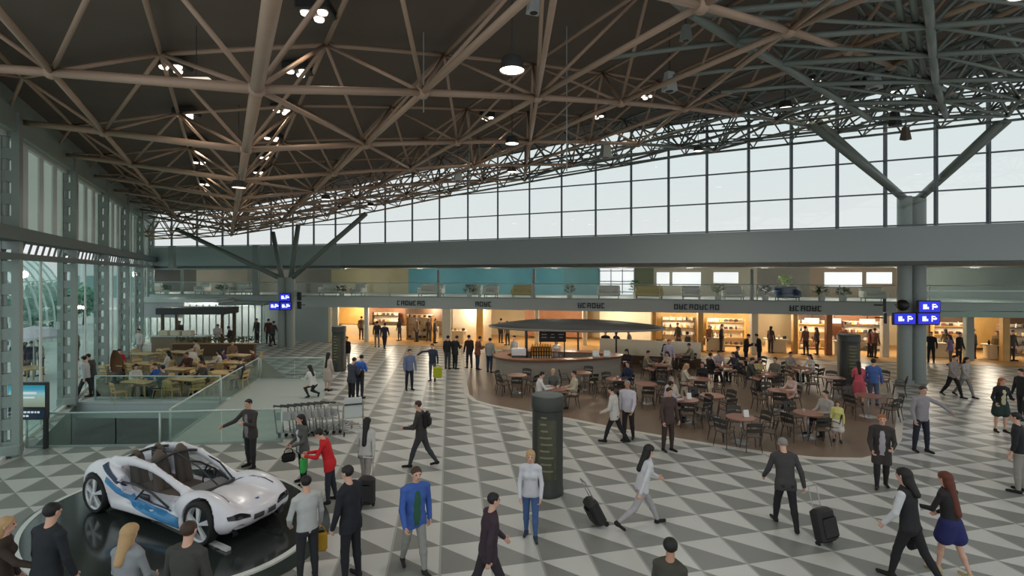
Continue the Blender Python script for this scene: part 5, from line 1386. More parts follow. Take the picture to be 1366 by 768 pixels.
# ------------------------------------------------------------------ suitcases
def suitcase(label, x, y, rz, m, tilt=0, h=.62, w=.42, d_=.24, pull=.42):
    t = thing('suitcase', label, 'suitcase', (x, y, .0), R(rz)); t.rotation_euler = (R(tilt), 0, R(rz))
    b = MB(); b.rbox((0, 0, .07 + h / 2), (w, d_, h), .05); b.build('shell', m, t, 'auto')
    b = MB(); b.rbox((0, -d_ / 2 - .015, .07 + h * .45), (w * .8, .05, h * .6), .02); b.build('front_pocket', m, t, 'auto')
    b = MB()
    for s in (-1, 1): b.tube([(s * .11, d_ * .3, .07 + h), (s * .11, d_ * .3, .07 + h + pull)], .010, 6)
    b.tube([(-.12, d_ * .3, .07 + h + pull), (.12, d_ * .3, .07 + h + pull)], .016, 6); b.build('handle', M_STEEL, t)
    for s in (-1, 1): b = MB(); b.tube([(s * (w / 2 - .05) - .015, d_ * .3, .05), (s * (w / 2 - .05) + .015, d_ * .3, .05)], .05, 10); b.build('wheel', M_RUB, t)
    return t
M_CASE = mat('case_black', srgb(34, 35, 34), .6, 0, .08)
# ------------------------------------------------------------------ hanging lamps, speakers and roof lights
def to_deck(px, py):
    Y = 5.0
    while Y < 48:
        X = (px - 683) / FPX * Y; z = HC - (py - YH) * Y / FPX
        if z > zdeck(X, Y) - .08: return (X, Y, zdeck(X, Y))
        Y += .1
    return None
LPX = [(232, 78, 'left of the long white lamp'), (398, 83, 'right of the thick chord, highest'), (378, 138, 'right of the thick chord, second from the top'), (249, 143, 'below the long white lamp'), (364, 176, 'right of the thick chord, third from the top'), (355, 203, 'right of the thick chord, fourth from the top'), (262, 182, 'third down on the left of the thick chord'), (268, 210, 'fourth down on the left of the thick chord'), (347, 224, 'right of the thick chord, lowest'), (275, 240, 'lowest on the left of the thick chord'), (1085, 100, 'left of the right hanging loudspeaker'), (1195, 114, 'right of the right hanging loudspeaker'), (862, 121, 'left of the pale hanging loudspeaker'), (797, 149, 'in the middle of the roof'), (422, 3, 'at the top edge of the picture'), (650, 150, 'in the middle left of the roof')]
M_BULB = mat('bulb_warm', (1, .85, .65), .5, 0, 0, emit=(1, .84, .68), estr=4)
for px, py, w_ in LPX:
    p = to_deck(px, py)
    if p is None: continue
    t = thing('downlight', 'cluster of small warm roof lights ' + w_, 'ceiling light', (p[0], p[1], p[2] - .32), 0, 'warm roof lights')
    b = MB(); b.rbox((0, 0, .12), (.62, .5, .2), .03); b.build('housing', M_DARK, t)
    for dx, dy in ((-.16, -.1), (.16, -.12), (0, .14)):
        b = MB(); b.lathe([(0, -.02), (.085, -.02), (.10, .03), (.10, .05)], (dx, dy, 0), 12); b.build('bulb', M_BULB, t, True)
    lamp('roof_spot', 'SPOT', (p[0], p[1], p[2] - .42), 60, (1, .80, .60), .25, (0, 0, 0), 150, .7)
p = PT(262, 106, 10.2); t = thing('tube_lamp', 'long white tube lamp hanging under the roof on the left', 'lamp', p)
MB().rbox((0, 0, 0), (.55, .12, .07), .02).build('tube', mat('tube_white', (.8, .75, .68), .5, 0, 0, emit=(1, .88, .72), estr=.8), t); b = MB(); b.tube([(0, 0, .03), (0, 0, zdeck(p[0], p[1]) - p[2])], .008, 5); b.build('wire', M_DARK, t)
M_SPK = mat('speaker_pale', srgb(196, 204, 206), .5, 0, .04)
for px, py, Y, s, lab, m in ((893, 109, 14.5, .36, 'pale hanging loudspeaker box under the middle of the roof', M_SPK), (1166, 106, 14.0, .34, 'pale hanging loudspeaker box on the right of the roof', M_SPK), (1146, 106, 14.2, .36, 'dark loudspeaker box beside the pale one on the right', M_DARK), (1194, 158, 18, .34, 'dark box hanging lowest on the right near the window', M_DARK), (1208, 178, 18.5, .3, 'small beige box under the dark one near the high window', M_SEAT), (611, 233, 24, .36, 'pale grey box hanging low in the middle left of the roof', M_SPK), (808, 200, 22, .45, 'grey box hanging under the roof above the bar', M_COL), (712, 4, 10, .26, 'pale lamp box at the top edge of the picture', M_SPK), (915, 44, 11, .22, 'small grey box high in the roof right of the middle', M_COL)):
    p = PT(px, py, Y); t = thing('loudspeaker', lab, 'loudspeaker', p, R(20))
    b = MB(); b.box((0, 0, 0), (s, s * .8, s * 1.5), 0, .6); b.build('cabinet', m, t)
    b = MB(); b.lathe([(0, 0), (s * .3, 0), (s * .34, .03)], (0, 0, -s * .78), 12); b.build('cone', M_DARK, t)
    b = MB(); b.tube([(0, 0, s * .7), (0, 0, max(.6, zdeck(p[0], p[1]) - p[2]))], .012, 5); b.build('hanger', M_DARK, t)
for px, y0, Y in ((756, 55, 13.0), (565, 60, 12.0), (626, 120, 20)):
    top = PT(px, y0, Y); zt = zdeck(top[0], top[1]); t = thing('hanging_cable', {756: 'thin pale cable hanging from the roof right of the middle', 565: 'thin cable hanging from the roof left of the middle', 626: 'thin far cable hanging from the middle of the roof'}[px], 'cable', (top[0], top[1], zt))
    MB().tube([(0, 0, 0), (0, 0, -(zt - (HC + (YH - {756: 228, 565: 150, 626: 250}[px]) * Y / FPX)))], .016, 6).build('cable', M_COL, t)
# ------------------------------------------------------------------ outdoors beyond the left glass wall
b = MB(); b.prism([(WX(-8) - .3, -8), (WX(70) - .3, 70), (-150, 70), (-150, -8)], -.08, -.02); g_ = b.build('ground_paving', mat('pale_paving', srgb(214, 222, 218), .7, 0, .1, .3)); tag(g_, None, None, None, 'structure')
M_LEAFT = mat('leaf_teal', srgb(96, 166, 142), .7, 0, .3, 2)
def tree(x, y, h, r, lab):
    t = thing('tree', lab, 'tree', (x, y, -.02)); rn = random.Random(int(x * 10 + y))
    MB().tube([(0, 0, 0), (.05, .03, h * .35), (-.05, .1, h * .7)], [.14, .1, .05], 8).build('trunk', M_BRN, t, True)
    b = MB()
    for _ in range(700):
        v = Vector((rn.gauss(0, 1), rn.gauss(0, 1), rn.gauss(0, 1))).normalized() * rn.uniform(.45, 1); c = Vector((v.x * r, v.y * r, h * .62 + v.z * h * .36))
        d_ = Vector((rn.uniform(-1, 1), rn.uniform(-1, 1), rn.uniform(-.6, .8))).normalized() * .55; s = d_.cross(Vector((.3, .2, 1))).normalized() * .17
        b.add([c, c + d_ * .5 + s, c + d_, c + d_ * .5 - s], [(0, 1, 2, 3)])
    b.build('foliage', M_LEAFT, t)
for k, (px, Y, h, r) in enumerate(((52, 38, 3.6, 1.6), (72, 44, 4.0, 1.8), (22, 33, 2.6, 1.3), (112, 50, 3.6, 1.6), (98, 60, 3.9, 1.9), (60, 54, 4.2, 2.2), (10, 44, 3.2, 1.8))):
    x, y = XY(px, Y); tree(x, y, h, r, 'green tree beyond the left glass wall, %s' % ['largest behind the arched white ribs', 'just left of the second lattice column', 'lowest, beside the nearest lattice column', 'between the second and third lattice columns', 'distant one right of the second lattice column', 'tall distant one', 'at the left edge of the picture'][k])
M_RIBW = mat('rib_white', srgb(222, 230, 228), .5)
t = thing('glass_canopy', 'curved white-ribbed glass canopy outdoors beyond the left glass wall', 'canopy', (0, 0, -.02))
q0 = XY(14, 29.5); q1 = XY(90, 41.0)
dv = Vector((q1[0] - q0[0], q1[1] - q0[1], 0)); pv = Vector((-dv.y, dv.x, 0)).normalized()
if pv.x > 0: pv = -pv
gl = MB(); prev = None
for k in range(8):
    o = Vector((q0[0], q0[1], 0)) + dv * k / 7; pts = [o + pv * (7 * (1 - math.cos(a))) * .5 + Vector((0, 0, 1.6 + 5.2 * math.sin(a))) for a in np.linspace(0, PI * .5, 9)]
    MB().tube([o] + pts, .07, 6).build('rib', M_RIBW, t)
    if prev:
        for i in range(8): gl.add([prev[i], pts[i], pts[i + 1], prev[i + 1]], [(0, 1, 2, 3)])
        pl_ = MB()
        for i in (0, 3, 6): pl_.tube([prev[i], pts[i]], .04, 5)
        pl_.build('purlin', M_RIBW, t)
    prev = pts
gl.build('glass', glass('canopy_glass', (.80, .95, .93), .04, .1, .22, (.75, .90, .88)), t)
p = XY(45, 24.5); t = thing('parasol', 'pale lilac parasol over outdoor tables beyond the left glass wall', 'parasol', (p[0], p[1], -.02))
MB().tube([(0, 0, 0), (0, 0, 2.5)], .03, 8).build('pole', M_STEEL, t); b = MB(); b.lathe([(0, 2.55), (.7, 2.42), (1.3, 2.1), (1.28, 1.98)], n=8); b.build('canopy', mat('parasol_lilac', srgb(206, 200, 214), .8), t)
p = XY(40, 23.6); place('twood', (p[0], p[1], -.02), R(-30), 'outdoor wooden table under the lilac parasol beyond the glass wall', 'table', 'outdoor tables')
p = XY(62, 40); t = thing('white_building', 'long low pale building with white posts far outside the left glass wall', 'building', (-42, 78, -.02))
MB().box((0, 0, 3.2), (46, 6, 6.4)).build('wall', mat('far_white', srgb(216, 226, 226), .8, 0, .05, .2), t)
b = MB()
for k in range(22): b.box((-22 + k * 2.1, -3.05, 3.0), (1.3, .1, 3.2))
b.build('window', mat('far_window', srgb(120, 160, 160), .3), t)
# ------------------------------------------------------------------ people: main figures, each posed for itself
def P_at(label, px, py, face, **k):
    x, y, _ = G(px, py); return person(label, x, y, face, **k)
def P_off(label, px, Y, face, **k):
    x, y = XY(px, Y); return person(label, x, y, face, **k)
def put(label, cat, name, loc, fn, rz=0, group=None):
    t = thing(name, label, cat, loc, R(rz), group); fn(t); return t
def bag_fn(m, w=.34, h=.26, d_=.12, strap=.22):
    def fn(t):
        b = MB(); b.rbox((0, 0, -strap - h / 2), (w, d_, h), .04); b.build('body', m, t, 'auto')
        b = MB(); pts = [(w * .32 * math.cos(a), 0, -strap + strap * math.sin(a)) for a in np.linspace(0, PI, 9)]; b.tube(pts, .011, 6); b.build('handle', m, t, True)
    return fn
M_BAGK = M_CLOTH((28, 27, 27)); M_BAGY = M_CLOTH((196, 150, 40)); M_BAGG = M_CLOTH((70, 180, 90)); M_BAGL = M_CLOTH((176, 186, 40))
def bag_in_hand(label, tj, side, m, w=.34, h=.26, d_=.12, strap=.22, rz=0, name='handbag'):
    t, J = tj; p = world(t, J['wr' + side] + J['hd' + side] * .09); return put(label, 'bag', name, p, bag_fn(m, w, h, d_, strap), rz)
def backpack(label, tj, m, h=.42):
    t, J = tj; hh = J['chest'][2]; p = world(t, J['chest'] - J['f'] * .17 - np.array([0, 0, .02])); rz = math.degrees(t.rotation_euler[2])
    def fn(o):
        b = MB(); b.rbox((0, 0, 0), (.30, .17, h), .07); b.build('body', m, o, 'auto'); b = MB(); b.rbox((0, -.09, -.06), (.22, .07, .2), .03); b.build('pocket', m, o, 'auto')
    return put(label, 'backpack', 'backpack', p, fn, rz)
SW, SK = SKIN, M_CLOTH
# foreground watchers seen from behind
P_off('person at the far left edge in a dark brown coat, pointing, beside the oval stage', 0, 7.0, -60, h=1.72, sex='f', pose=dict(STAND, armR=(48, 20, 20, 0)), top=(60, 48, 40), jacket=2, hair='blonde', long=.25, vox=.012)
P_off('person in a dark navy suit seen from behind, left front of the white sports car', 62, 7.0, -14, h=1.90, pose=dict(STAND, armL=(4, 10, 8, 2), armR=(6, 10, 14, 4)), top=(34, 38, 44), low=(30, 32, 38), jacket=1, hair='black', vox=.012, topname='jacket')
P_off('blonde person in a long grey coat seen from behind beside the sports car', 168, 6.7, -8, h=1.76, sex='f', pose=dict(STAND, armL=(10, 12, 26, 14), armR=(14, 10, 40, 24)), top=(142, 146, 150), low=(60, 60, 66), jacket=2, hair='blonde', long=.16, vox=.012)
P_off('person in a dark olive jacket seen from behind, before the front wheel of the car', 247, 6.6, -4, h=1.84, pose=dict(STAND, armL=(4, 12, 10, 2), armR=(6, 10, 12, 3)), top=(64, 64, 60), low=(44, 46, 52), jacket=1, hair='brown', vox=.012)
tj = P_at('person in a pale grey shirt holding a yellow bag beside the oval stage', 410, 774, 42, h=1.70, pose=dict(STAND, armL=(8, 14, 34, 20), armR=(4, 12, 16, 2)), top=(186, 188, 186), low=(40, 42, 46), hair='black', vox=.012)
bag_in_hand('yellow bag hanging from the hand of the person in a pale grey shirt', tj, 'R', M_BAGY, .24, .34, .10, .10, 20, 'shopping_bag')
P_at('tall person in a black suit standing right of the oval stage, facing left', 468, 772, 66, h=1.86, pose=dict(STAND, armL=(6, 8, 14, 4), armR=(0, 8, 10, 2), yaw=10), top=(30, 32, 40), low=(28, 30, 36), jacket=1, hair='black', inner=(190, 192, 196), vox=.012)
P_at('person in a dark suit gesturing with one arm, standing behind the sports car', 334, 623, 160, h=1.78, pose=dict(legL=(4, 4, 5), legR=(-4, 4, 5), armL=(20, 10, 95, 20), armR=(30, 34, 42, -10)), top=(70, 62, 62), low=(56, 52, 54), jacket=1, inner=(150, 140, 140), hair='black', vox=.012)
tj = P_at('person in a grey jacket with a dark handbag, right behind the oval stage', 404, 643, 140, h=1.64, sex='f', pose=dict(STAND, armL=(16, 10, 60, 20), armR=(10, 10, 50, 20)), top=(92, 92, 88), low=(26, 26, 28), jacket=1, inner=(206, 206, 204), hair='black', long=.2, vox=.012)
bag_in_hand('dark handbag of the person in a grey jacket behind the oval stage', tj, 'L', M_BAGK, .3, .2, .1, .12, 30)
tj = P_at('person in a bright red jacket leaning forward with a green bag', 440, 669, 100, h=1.66, sex='f', pose=dict(legL=(4, 5, 3), legR=(-6, 4, 3), armL=(26, 8, 70, 20), armR=(26, 8, 66, 20), lean=14, nod=18), top=(204, 34, 40), low=(48, 50, 58), jacket=1, hair='black', vox=.012)
bag_in_hand('bright green bag held by the person in a bright red jacket', tj, 'R', M_BAGG, .34, .36, .12, .06, 100, 'shopping_bag')
tj = P_at('person with long black hair in a white top walking away with a trolley case', 488, 652, -6, h=1.66, sex='f', pose=dict(WALK, legL=(14, 6, 1), legR=(-12, 12, 1), armL=(4, 12, 60, 8), armR=(-14, 8, 6, 2)), top=(196, 194, 190), low=(158, 152, 146), hair='black', long=.34, vox=.012)
bag_in_hand('small black handbag on the arm of the person with long black hair', tj, 'L', M_BAGK, .26, .22, .1, .1, 10)
x, y, _ = G(487, 680); suitcase('black upright trolley case pulled by the person with long black hair in a white top', x, y + .14, -10, M_CASE, 0, .6, .34, .22, .38)
tj = P_at('person in a dark jacket over a white shirt walking left with a backpack', 562, 622, 82, h=1.76, pose=dict(WALK, armL=(16, 8, 70, 10), armR=(10, 8, 60, 10)), top=(58, 56, 56), low=(58, 60, 64), jacket=1, inner=(214, 222, 228), hair='brown', vox=.012)
backpack('dark backpack on the person walking left in a dark jacket', tj, M_BAGK)
P_at('person in a bright blue jacket and pale grey trousers walking in the foreground', 553, 760, -150, h=1.80, pose=dict(WALK, legL=(16, 6, 2), legR=(-16, 10, 2), armL=(-10, 10, 20, 4), armR=(10, 10, 24, 6)), top=(62, 96, 170), low=(146, 146, 140), jacket=1, inner=(48, 92, 70), hair='brown', vox=.012, shoe=(40, 38, 38))
P_off('person in a dark plum jacket walking out of the bottom of the picture', 651, 7.85, -70, h=1.74, pose=dict(WALK2), top=(58, 44, 54), low=(46, 40, 46), jacket=1, hair='black', vox=.012)
P_at('blonde person in a white sweater and blue jeans standing in front of the nearest totem', 708, 716, 175, h=1.68, sex='f', pose=dict(WALK, legL=(8, 4, 1), legR=(-6, 6, 1), armL=(4, 10, 22, 8), armR=(6, 10, 20, 8), yaw=0), top=(206, 206, 212), low=(70, 98, 146), hair='blonde', long=.10, vox=.012, shoe=(50, 56, 76), lowname='jeans')
tj = P_at('person in a white top and grey trousers hurrying right and pulling a black trolley case', 856, 703, -78, h=1.74, sex='f', pose=dict(legL=(34, 10, 1), legR=(-30, 26, 1), armL=(24, 10, 40, 5), armR=(-34, 16, 8, 0), lean=12), top=(204, 204, 208), low=(170, 166, 168), hair='black', long=.24, vox=.012)
x, y, _ = G(803, 700); suitcase('black trolley case tilted behind the hurrying person in a white top', x, y, -72, M_CASE, 28, .56, .36, .22, .4)
P_off('person at the bottom edge with dark hair and a dark olive top', 893, 6.5, -30, h=1.68, sex='f', pose=STAND, top=(70, 68, 60), hair='black', skin=1, vox=.012)
tj = P_at('heavy person in a dark grey jacket walking away, pulling a black case on the right', 1048, 702, -10, h=1.76, pose=dict(WALK, legL=(20, 8, 3), legR=(-14, 10, 3), armL=(10, 16, 30, 0), armR=(-18, 18, 10, 0), lean=10, nod=10), top=(66, 64, 64), low=(36, 35, 38), jacket=1, hair='grey', vox=.012)
x, y, _ = G(1105, 727); suitcase('black trolley case on the right, pulled by the heavy person in a dark grey jacket', x, y, 24, M_CASE, -14, .58, .44, .24, .4)
tj = P_at('person in a dark coat over a pale shirt, at the right end of the terrace', 1176, 650, 150, h=1.74, pose=dict(WALK2, legL=(-8, 8, 1), legR=(8, 5, 1), armL=(6, 9, 70, 20), armR=(8, 9, 40, 12)), top=(60, 54, 52), low=(40, 36, 38), jacket=2, inner=(176, 170, 176), hair='ginger', vox=.012)
tj = P_at('person in a black waistcoat with white sleeves and black hair, walking on the right foreground', 1214, 776, 30, h=1.86, pose=dict(WALK, legL=(18, 6, 1), legR=(-22, 12, 1), armL=(10, 14, 26, 6), armR=(-6, 12, 12, 0)), sex='f', top=(36, 36, 38), low=(30, 30, 32), sleeve=.05, hair='black', long=.10, vox=.012, topname='waistcoat')
t, J = tj
for k in 'LR':
    ap = [('c', J['shl' + k], J['el' + k], .037 * 1.86 * .86, .03 * 1.86 * .86), ('c', J['el' + k], J['wr' + k], .030 * 1.86 * .86, .022 * 1.86 * .86)]; lo, hi = bounds(ap, .01)
    v_, f_ = solid(lambda P: field(P, ap, .006, .02), lo, hi, .013); o = mesh_np('sleeve', v_, f_, M_CLOTH((206, 206, 208)), t); o['label'] = 'white sleeve'
bag_in_hand('black shoulder bag of the person with white sleeves on the right', tj, 'R', M_BAGK, .3, .26, .12, .08, 20)
P_at('person with long red hair, black top and short dark blue skirt', 1268, 766, 20, h=1.70, sex='f', pose=dict(WALK, legL=(12, 5, 1), legR=(-12, 10, 1), armL=(20, 12, 60, 10), armR=(10, 10, 40, 14)), top=(40, 36, 38), low=(38, 40, 96), skirt=.13, hair='red', long=.40, vox=.012, shoe=(190, 170, 130), skin=0)
P_at('person in a grey shirt and navy trousers holding an arm out, right of the terrace', 1229, 602, 178, h=1.86, pose=dict(legL=(2, 3, 6), legR=(-2, 3, 6), armL=(16, 64, 10, -30), armR=(4, 14, 20, 4)), top=(150, 146, 150), low=(36, 40, 54), hair='brown', vox=.013)
x, y, _ = G(1215, 602)
tj = P_at('person with ginger hair in a black jacket and dark green dress on the right edge', 1335, 576, 170, h=1.72, sex='f', pose=dict(STAND, armL=(12, 14, 80, 24), armR=(8, 22, 50, 0)), top=(30, 30, 34), low=(38, 56, 50), skirt=.15, jacket=1, inner=(196, 190, 150), hair='ginger', long=.08, vox=.013, shoe=(36, 30, 28))
P_at('person in a black waistcoat and grey trousers, cut by the right edge of the picture', 1360, 656, 40, h=1.82, pose=dict(STAND, armL=(4, 14, 10, 0)), top=(34, 34, 38), low=(150, 146, 138), hair='black', vox=.013, topname='waistcoat', sleeve=.5)
tj = P_at('person in a white jacket walking at the terrace border, left of a pair', 820, 590, 60, h=1.72, pose=dict(WALK, armL=(10, 8, 50, 12), armR=(10, 8, 40, 10), nod=10), top=(208, 204, 198), low=(34, 34, 38), hair='black', jacket=1, vox=.013)
P_at('grey-haired person in a white shirt at the terrace border, right of a pair', 838, 586, 150, h=1.80, pose=dict(WALK2, legL=(-8, 8, 1), legR=(8, 4, 1)), top=(206, 202, 212), low=(48, 38, 40), hair='grey', skin=1, vox=.013)
P_at('person in a dark brown suit seen from behind at the terrace border', 891, 601, -160, h=1.80, pose=STAND, top=(78, 62, 58), low=(62, 48, 46), jacket=1, hair='black', vox=.013)
# middle distance
mid = dict(vox=.017)
P_at('person in a blue-grey shirt standing alone on the tiles left of the centre', 546, 520, -150, h=1.76, pose=STAND, top=(112, 124, 156), low=(36, 38, 52), hair='black', **mid)
tj = P_at('person in navy stretching an arm out left, beside a lime bag, in the middle distance', 577, 508, 170, h=1.74, pose=dict(STAND, armR=(18, 84, 0, -60), armL=(2, 12, 14, 0)), top=(46, 56, 76), low=(90, 98, 110), hair='brown', **mid)
bag_in_hand('lime green bag beside the person in navy with an outstretched arm', tj, 'L', M_BAGL, .42, .5, .2, .08, 10, 'shopping_bag')
tj = P_at('person in black with a dark shoulder bag, left of the person in bright blue', 469, 536, -30, h=1.74, pose=PHONE, top=(62, 66, 78), low=(26, 26, 30), hair='black', jacket=1, **mid)
bag_in_hand('dark shoulder bag of the person in black next to the person in bright blue', tj, 'L', M_BAGK, .5, .34, .2, .0, -20)
P_at('person in a bright blue shirt seen from behind in the middle distance', 480, 531, -14, h=1.74, pose=PHONE, top=(60, 108, 196), low=(52, 56, 72), hair='black', **mid)
P_at('person in a black top and white trousers right of the far left totem', 463, 491, 170, h=1.68, sex='f', pose=STAND, top=(30, 28, 32), low=(190, 186, 178), hair='black', **mid)
tj = P_at('person with black hair in a white blouse crouching behind the luggage trolleys', 418, 530, 60, h=1.62, sex='f', pose=dict(legL=(70, 110, 8), legR=(40, 120, 6), armL=(30, 8, 60, 20), armR=(30, 8, 60, 20), lean=18), top=(214, 212, 208), low=(50, 48, 50), hair='black', long=.2, **mid)
P_at('person with long black hair in a pale dress standing left of the far left totem', 437, 521, -20, h=1.62, sex='f', pose=STAND, top=(196, 184, 174), low=(190, 176, 166), skirt=.2, hair='black', long=.36, **mid)
# shared figures for the far crowd
LIB = {}
def libfig(key, **k):
    def mk(label, x, y, face, z, group, cm, sc):
        if key not in LIB:
            t, J = person(label, x, y, face, z=z, group=group, **k); LIB[key] = t
        else:
            t = copy_tree(LIB[key]); t.location = (x, y, z); t.rotation_euler = (0, 0, R(face)); tag(t, label, 'person', group)
            if group is None and 'group' in t.keys(): del t['group']
        t.scale = (sc, sc, sc)
        recolor(t, cm); return t
    return mk
FIG = {
    'ms': libfig('ms', h=1.75, pose=STAND, vox=.021), 'mp': libfig('mp', h=1.75, pose=PHONE, jacket=1, vox=.021),
    'mw': libfig('mw', h=1.75, pose=WALK, vox=.021), 'fs': libfig('fs', h=1.66, sex='f', pose=STAND, long=.2, vox=.021), 'fw': libfig('fw', h=1.66, sex='f', pose=WALK, long=.25, vox=.021),
    'fd': libfig('fd', h=1.66, sex='f', pose=PHONE, long=.2, skirt=.2, vox=.021),
    'm0': libfig('m0', h=1.74, pose=SIT, vox=.018), 'm1': libfig('m1', h=1.74, pose=SIT2, jacket=1, vox=.018),
    'f0': libfig('f0', h=1.66, sex='f', pose=SIT, long=.22, vox=.018), 'f1': libfig('f1', h=1.66, sex='f', pose=SIT2, long=.12, vox=.018),
}
def cm(top, low, hair='black', skin=0): return {'shirt': SK(top), 'jacket': SK(top), 'trousers': SK(low), 'skirt': SK(low), 'hair': M_HAIR(hair), 'body': SKIN[skin]}
def far(kind, px, py, face, top, low, label, hair='black', sc=1.0, skin=0, z=0.0):
    x, y, _ = G(px, py, z); FIG[kind](label, x, y, face, z, None, cm(top, low, hair, skin), sc)
K, GR, W_, NV, BR = (28, 28, 30), (110, 110, 112), (208, 204, 200), (44, 50, 74), (92, 62, 44)
for a in [
    ('ms', 503, 463, 10, (60, 54, 60), (150, 130, 120), 'person in a dark top with pale legs walking towards the shops, left of a pair'),
    ('mw', 513, 465, 0, (40, 46, 66), (38, 42, 56), 'person in dark navy walking towards the shops, right of a pair'),
    ('ms', 597, 492, -20, K, (60, 62, 70), 'person in black, leftmost of the queue left of the bar'),
    ('mp', 607, 492, -40, (34, 36, 40), (34, 34, 40), 'person in a dark jacket, second from the left in the queue left of the bar'),
    ('ms', 626, 491, 30, (46, 34, 36), (54, 50, 60), 'person in dark maroon in the middle of the queue left of the bar'),
    ('mp', 637, 493, -60, (120, 74, 52), (48, 58, 78), 'person in a rust-brown jacket in the queue left of the bar'),
    ('ms', 653, 497, -30, (150, 152, 148), (44, 66, 92), 'person in pale grey and blue jeans, rightmost of the queue by the bar'),
    ('ms', 343, 457, 160, (70, 72, 76), (60, 62, 66), 'person in grey left of the far left twin columns'),
    ('ms', 358, 458, 20, (96, 52, 54), (60, 56, 60), 'person in dull red beside the far left twin columns'),
    ('mw', 364, 461, -20, (74, 70, 70), (50, 50, 54), 'person in dark grey just left of the far left twin columns'),
    ('mp', 995, 488, -120, K, K, 'person in black talking behind the seating, left of a pair'),
    ('mp', 1013, 488, 60, K, K, 'person in black talking behind the seating, right of a pair'),
    ('ms', 808, 482, 160, (34, 36, 40), (90, 92, 100), 'person in a dark top standing under the right end of the bar canopy, left one'),
    ('ms', 823, 483, 120, K, (36, 36, 40), 'person all in black standing under the right end of the bar canopy'),
    ('ms', 840, 480, 90, (140, 136, 130), (130, 126, 122), 'person in pale grey right of the person all in black by the bar canopy'),
    ('fd', 837, 514, 150, (34, 28, 32), (40, 34, 36), 'person in a black dress standing right of the pointed end of the bar'),
    ('ms', 892, 500, 170, (176, 168, 184), (80, 76, 80), 'person in pale lilac in front of the golden shelves'),
    ('ms', 918, 484, 40, (60, 70, 60), (60, 60, 62), 'person in dark green standing behind the seating area'),
    ('fd', 1146, 540, -20, (206, 92, 104), (190, 84, 96), 'person in a pink dress standing beside the person in a blue shirt'),
    ('ms', 1165, 540, -40, (72, 104, 168), (90, 96, 120), 'person in a blue shirt standing beside the person in a pink dress'),
    ('ms', 1242, 484, 140, K, (30, 30, 34), 'person in black just right of the twin columns, far back'),
    ('fs', 1268, 487, 60, (130, 116, 160), (110, 92, 84), 'person in lavender right of the twin columns, far back'),
    ('ms', 1279, 485, -160, K, (34, 32, 36), 'person in black beside the person in lavender'),
    ('mw', 1271, 529, -170, (150, 140, 136), (30, 28, 32), 'person in a taupe top and black trousers, left of a walking pair on the right'),
    ('fw', 1287, 529, -170, (176, 170, 166), (136, 136, 134), 'person in pale grey, right of a walking pair on the right'),
    ('ms', 1364, 560, 90, (40, 40, 44), (44, 44, 48), 'person in dark clothes cut by the right edge, above the person in a waistcoat'),
    ('mw', 115, 531, 100, (196, 200, 204), (50, 54, 58), 'person in pale grey beside the second lattice column, left of a pair'),
    ('mp', 123, 528, 110, (70, 74, 74), (46, 48, 52), 'person in dark grey beside the second lattice column, right of a pair'),
    ('ms', 186, 478, 170, (206, 204, 200), (170, 166, 160), 'person in white standing alone far back in the food court'),
    ('ms', 103, 480, 150, (96, 104, 106), (70, 76, 78), 'person in grey standing by the glass wall, left of the third lattice column'),
    ('mp', 290, 468, -140, (190, 190, 188), (180, 176, 170), 'person in white at the right end of the food counter'),
    ('mp', 308, 472, 140, (34, 34, 34), (40, 40, 42), 'person in black right of the person in white at the food counter'),
    ('ms', 240, 462, 180, (96, 92, 90), (70, 66, 66), 'person in grey standing behind the food counter under the pergola'),
    ('fs', 742, 496, 180, (226, 220, 214), (60, 50, 50), 'barista in white behind the bar counter in front of the menu board'),
    ('ms', 687, 492, 140, (222, 214, 210), (40, 34, 34), 'person in white and black at the left end of the bar counter'),
]:
    far(*a)
# shoppers inside the warm shops, each described by the place it stands at
SHOP = [('ms', 482, 1.5, (120, 96, 70), 'shopper in brown behind the far left totem'), ('fs', 533, 1.6, (60, 50, 44), 'shopper with long dark hair left of the hanging brown goods'), ('ms', 556, 1.4, (150, 128, 100), 'shopper in tan in the shop left of centre'), ('fs', 572, 1.8, (96, 74, 58), 'shopper in dull brown left of the pale cream pillar'), ('ms', 580, .9, (84, 76, 70), 'shopper in dark grey-brown just left of the pale cream pillar'), ('ms', 668, 2.0, (90, 80, 70), 'shopper behind the left end of the bar'), ('fs', 677, 1.0, (120, 108, 96), 'shopper in taupe behind the left end of the bar canopy'), ('ms', 905, 1.4, (60, 56, 50), 'shopper in dark clothes at the golden shelves'), ('fs', 946, 1.2, (150, 110, 80), 'shopper in light brown under the longest shop lettering'), ('ms', 962, 1.0, (54, 46, 40), 'shopper in dark brown in the brightest golden shop'), ('fs', 1028, 1.2, (80, 60, 50), 'shopper right of the pair in black'), ('ms', 1075, .8, (120, 90, 80), 'shopper in reddish brown left of the white sign boxes'), ('fs', 1090, 1.0, (70, 60, 58), 'shopper under the middle white sign box'), ('ms', 1125, 1.2, (150, 100, 88), 'shopper in rust left of the far right totem'), ('fs', 1160, .8, (158, 96, 88), 'shopper in dull pink behind the far right totem'), ('ms', 1166, .5, (128, 84, 72), 'shopper in rust brown left of the twin columns'), ('fs', 1262, 1.8, (100, 80, 60), 'shopper in brown deep in the shop right of the twin columns'), ('ms', 1300, 1.4, (90, 72, 56), 'shopper in dark brown in the shop right of the lavender person'), ('fs', 1330, 1.2, (150, 126, 90), 'shopper in sand colour in the farthest right shop'), ('ms', 1350, 1.0, (70, 66, 62), 'shopper in grey in the farthest right shop')]
for k, (kd, px, off, col, lab) in enumerate(SHOP):
    p = S(px, off); FIG[kd](lab, p[0], p[1], (k * 67) % 360, .015, None, cm(col, (60, 54, 52), 'black' if k % 3 else 'brown'), 1.0)
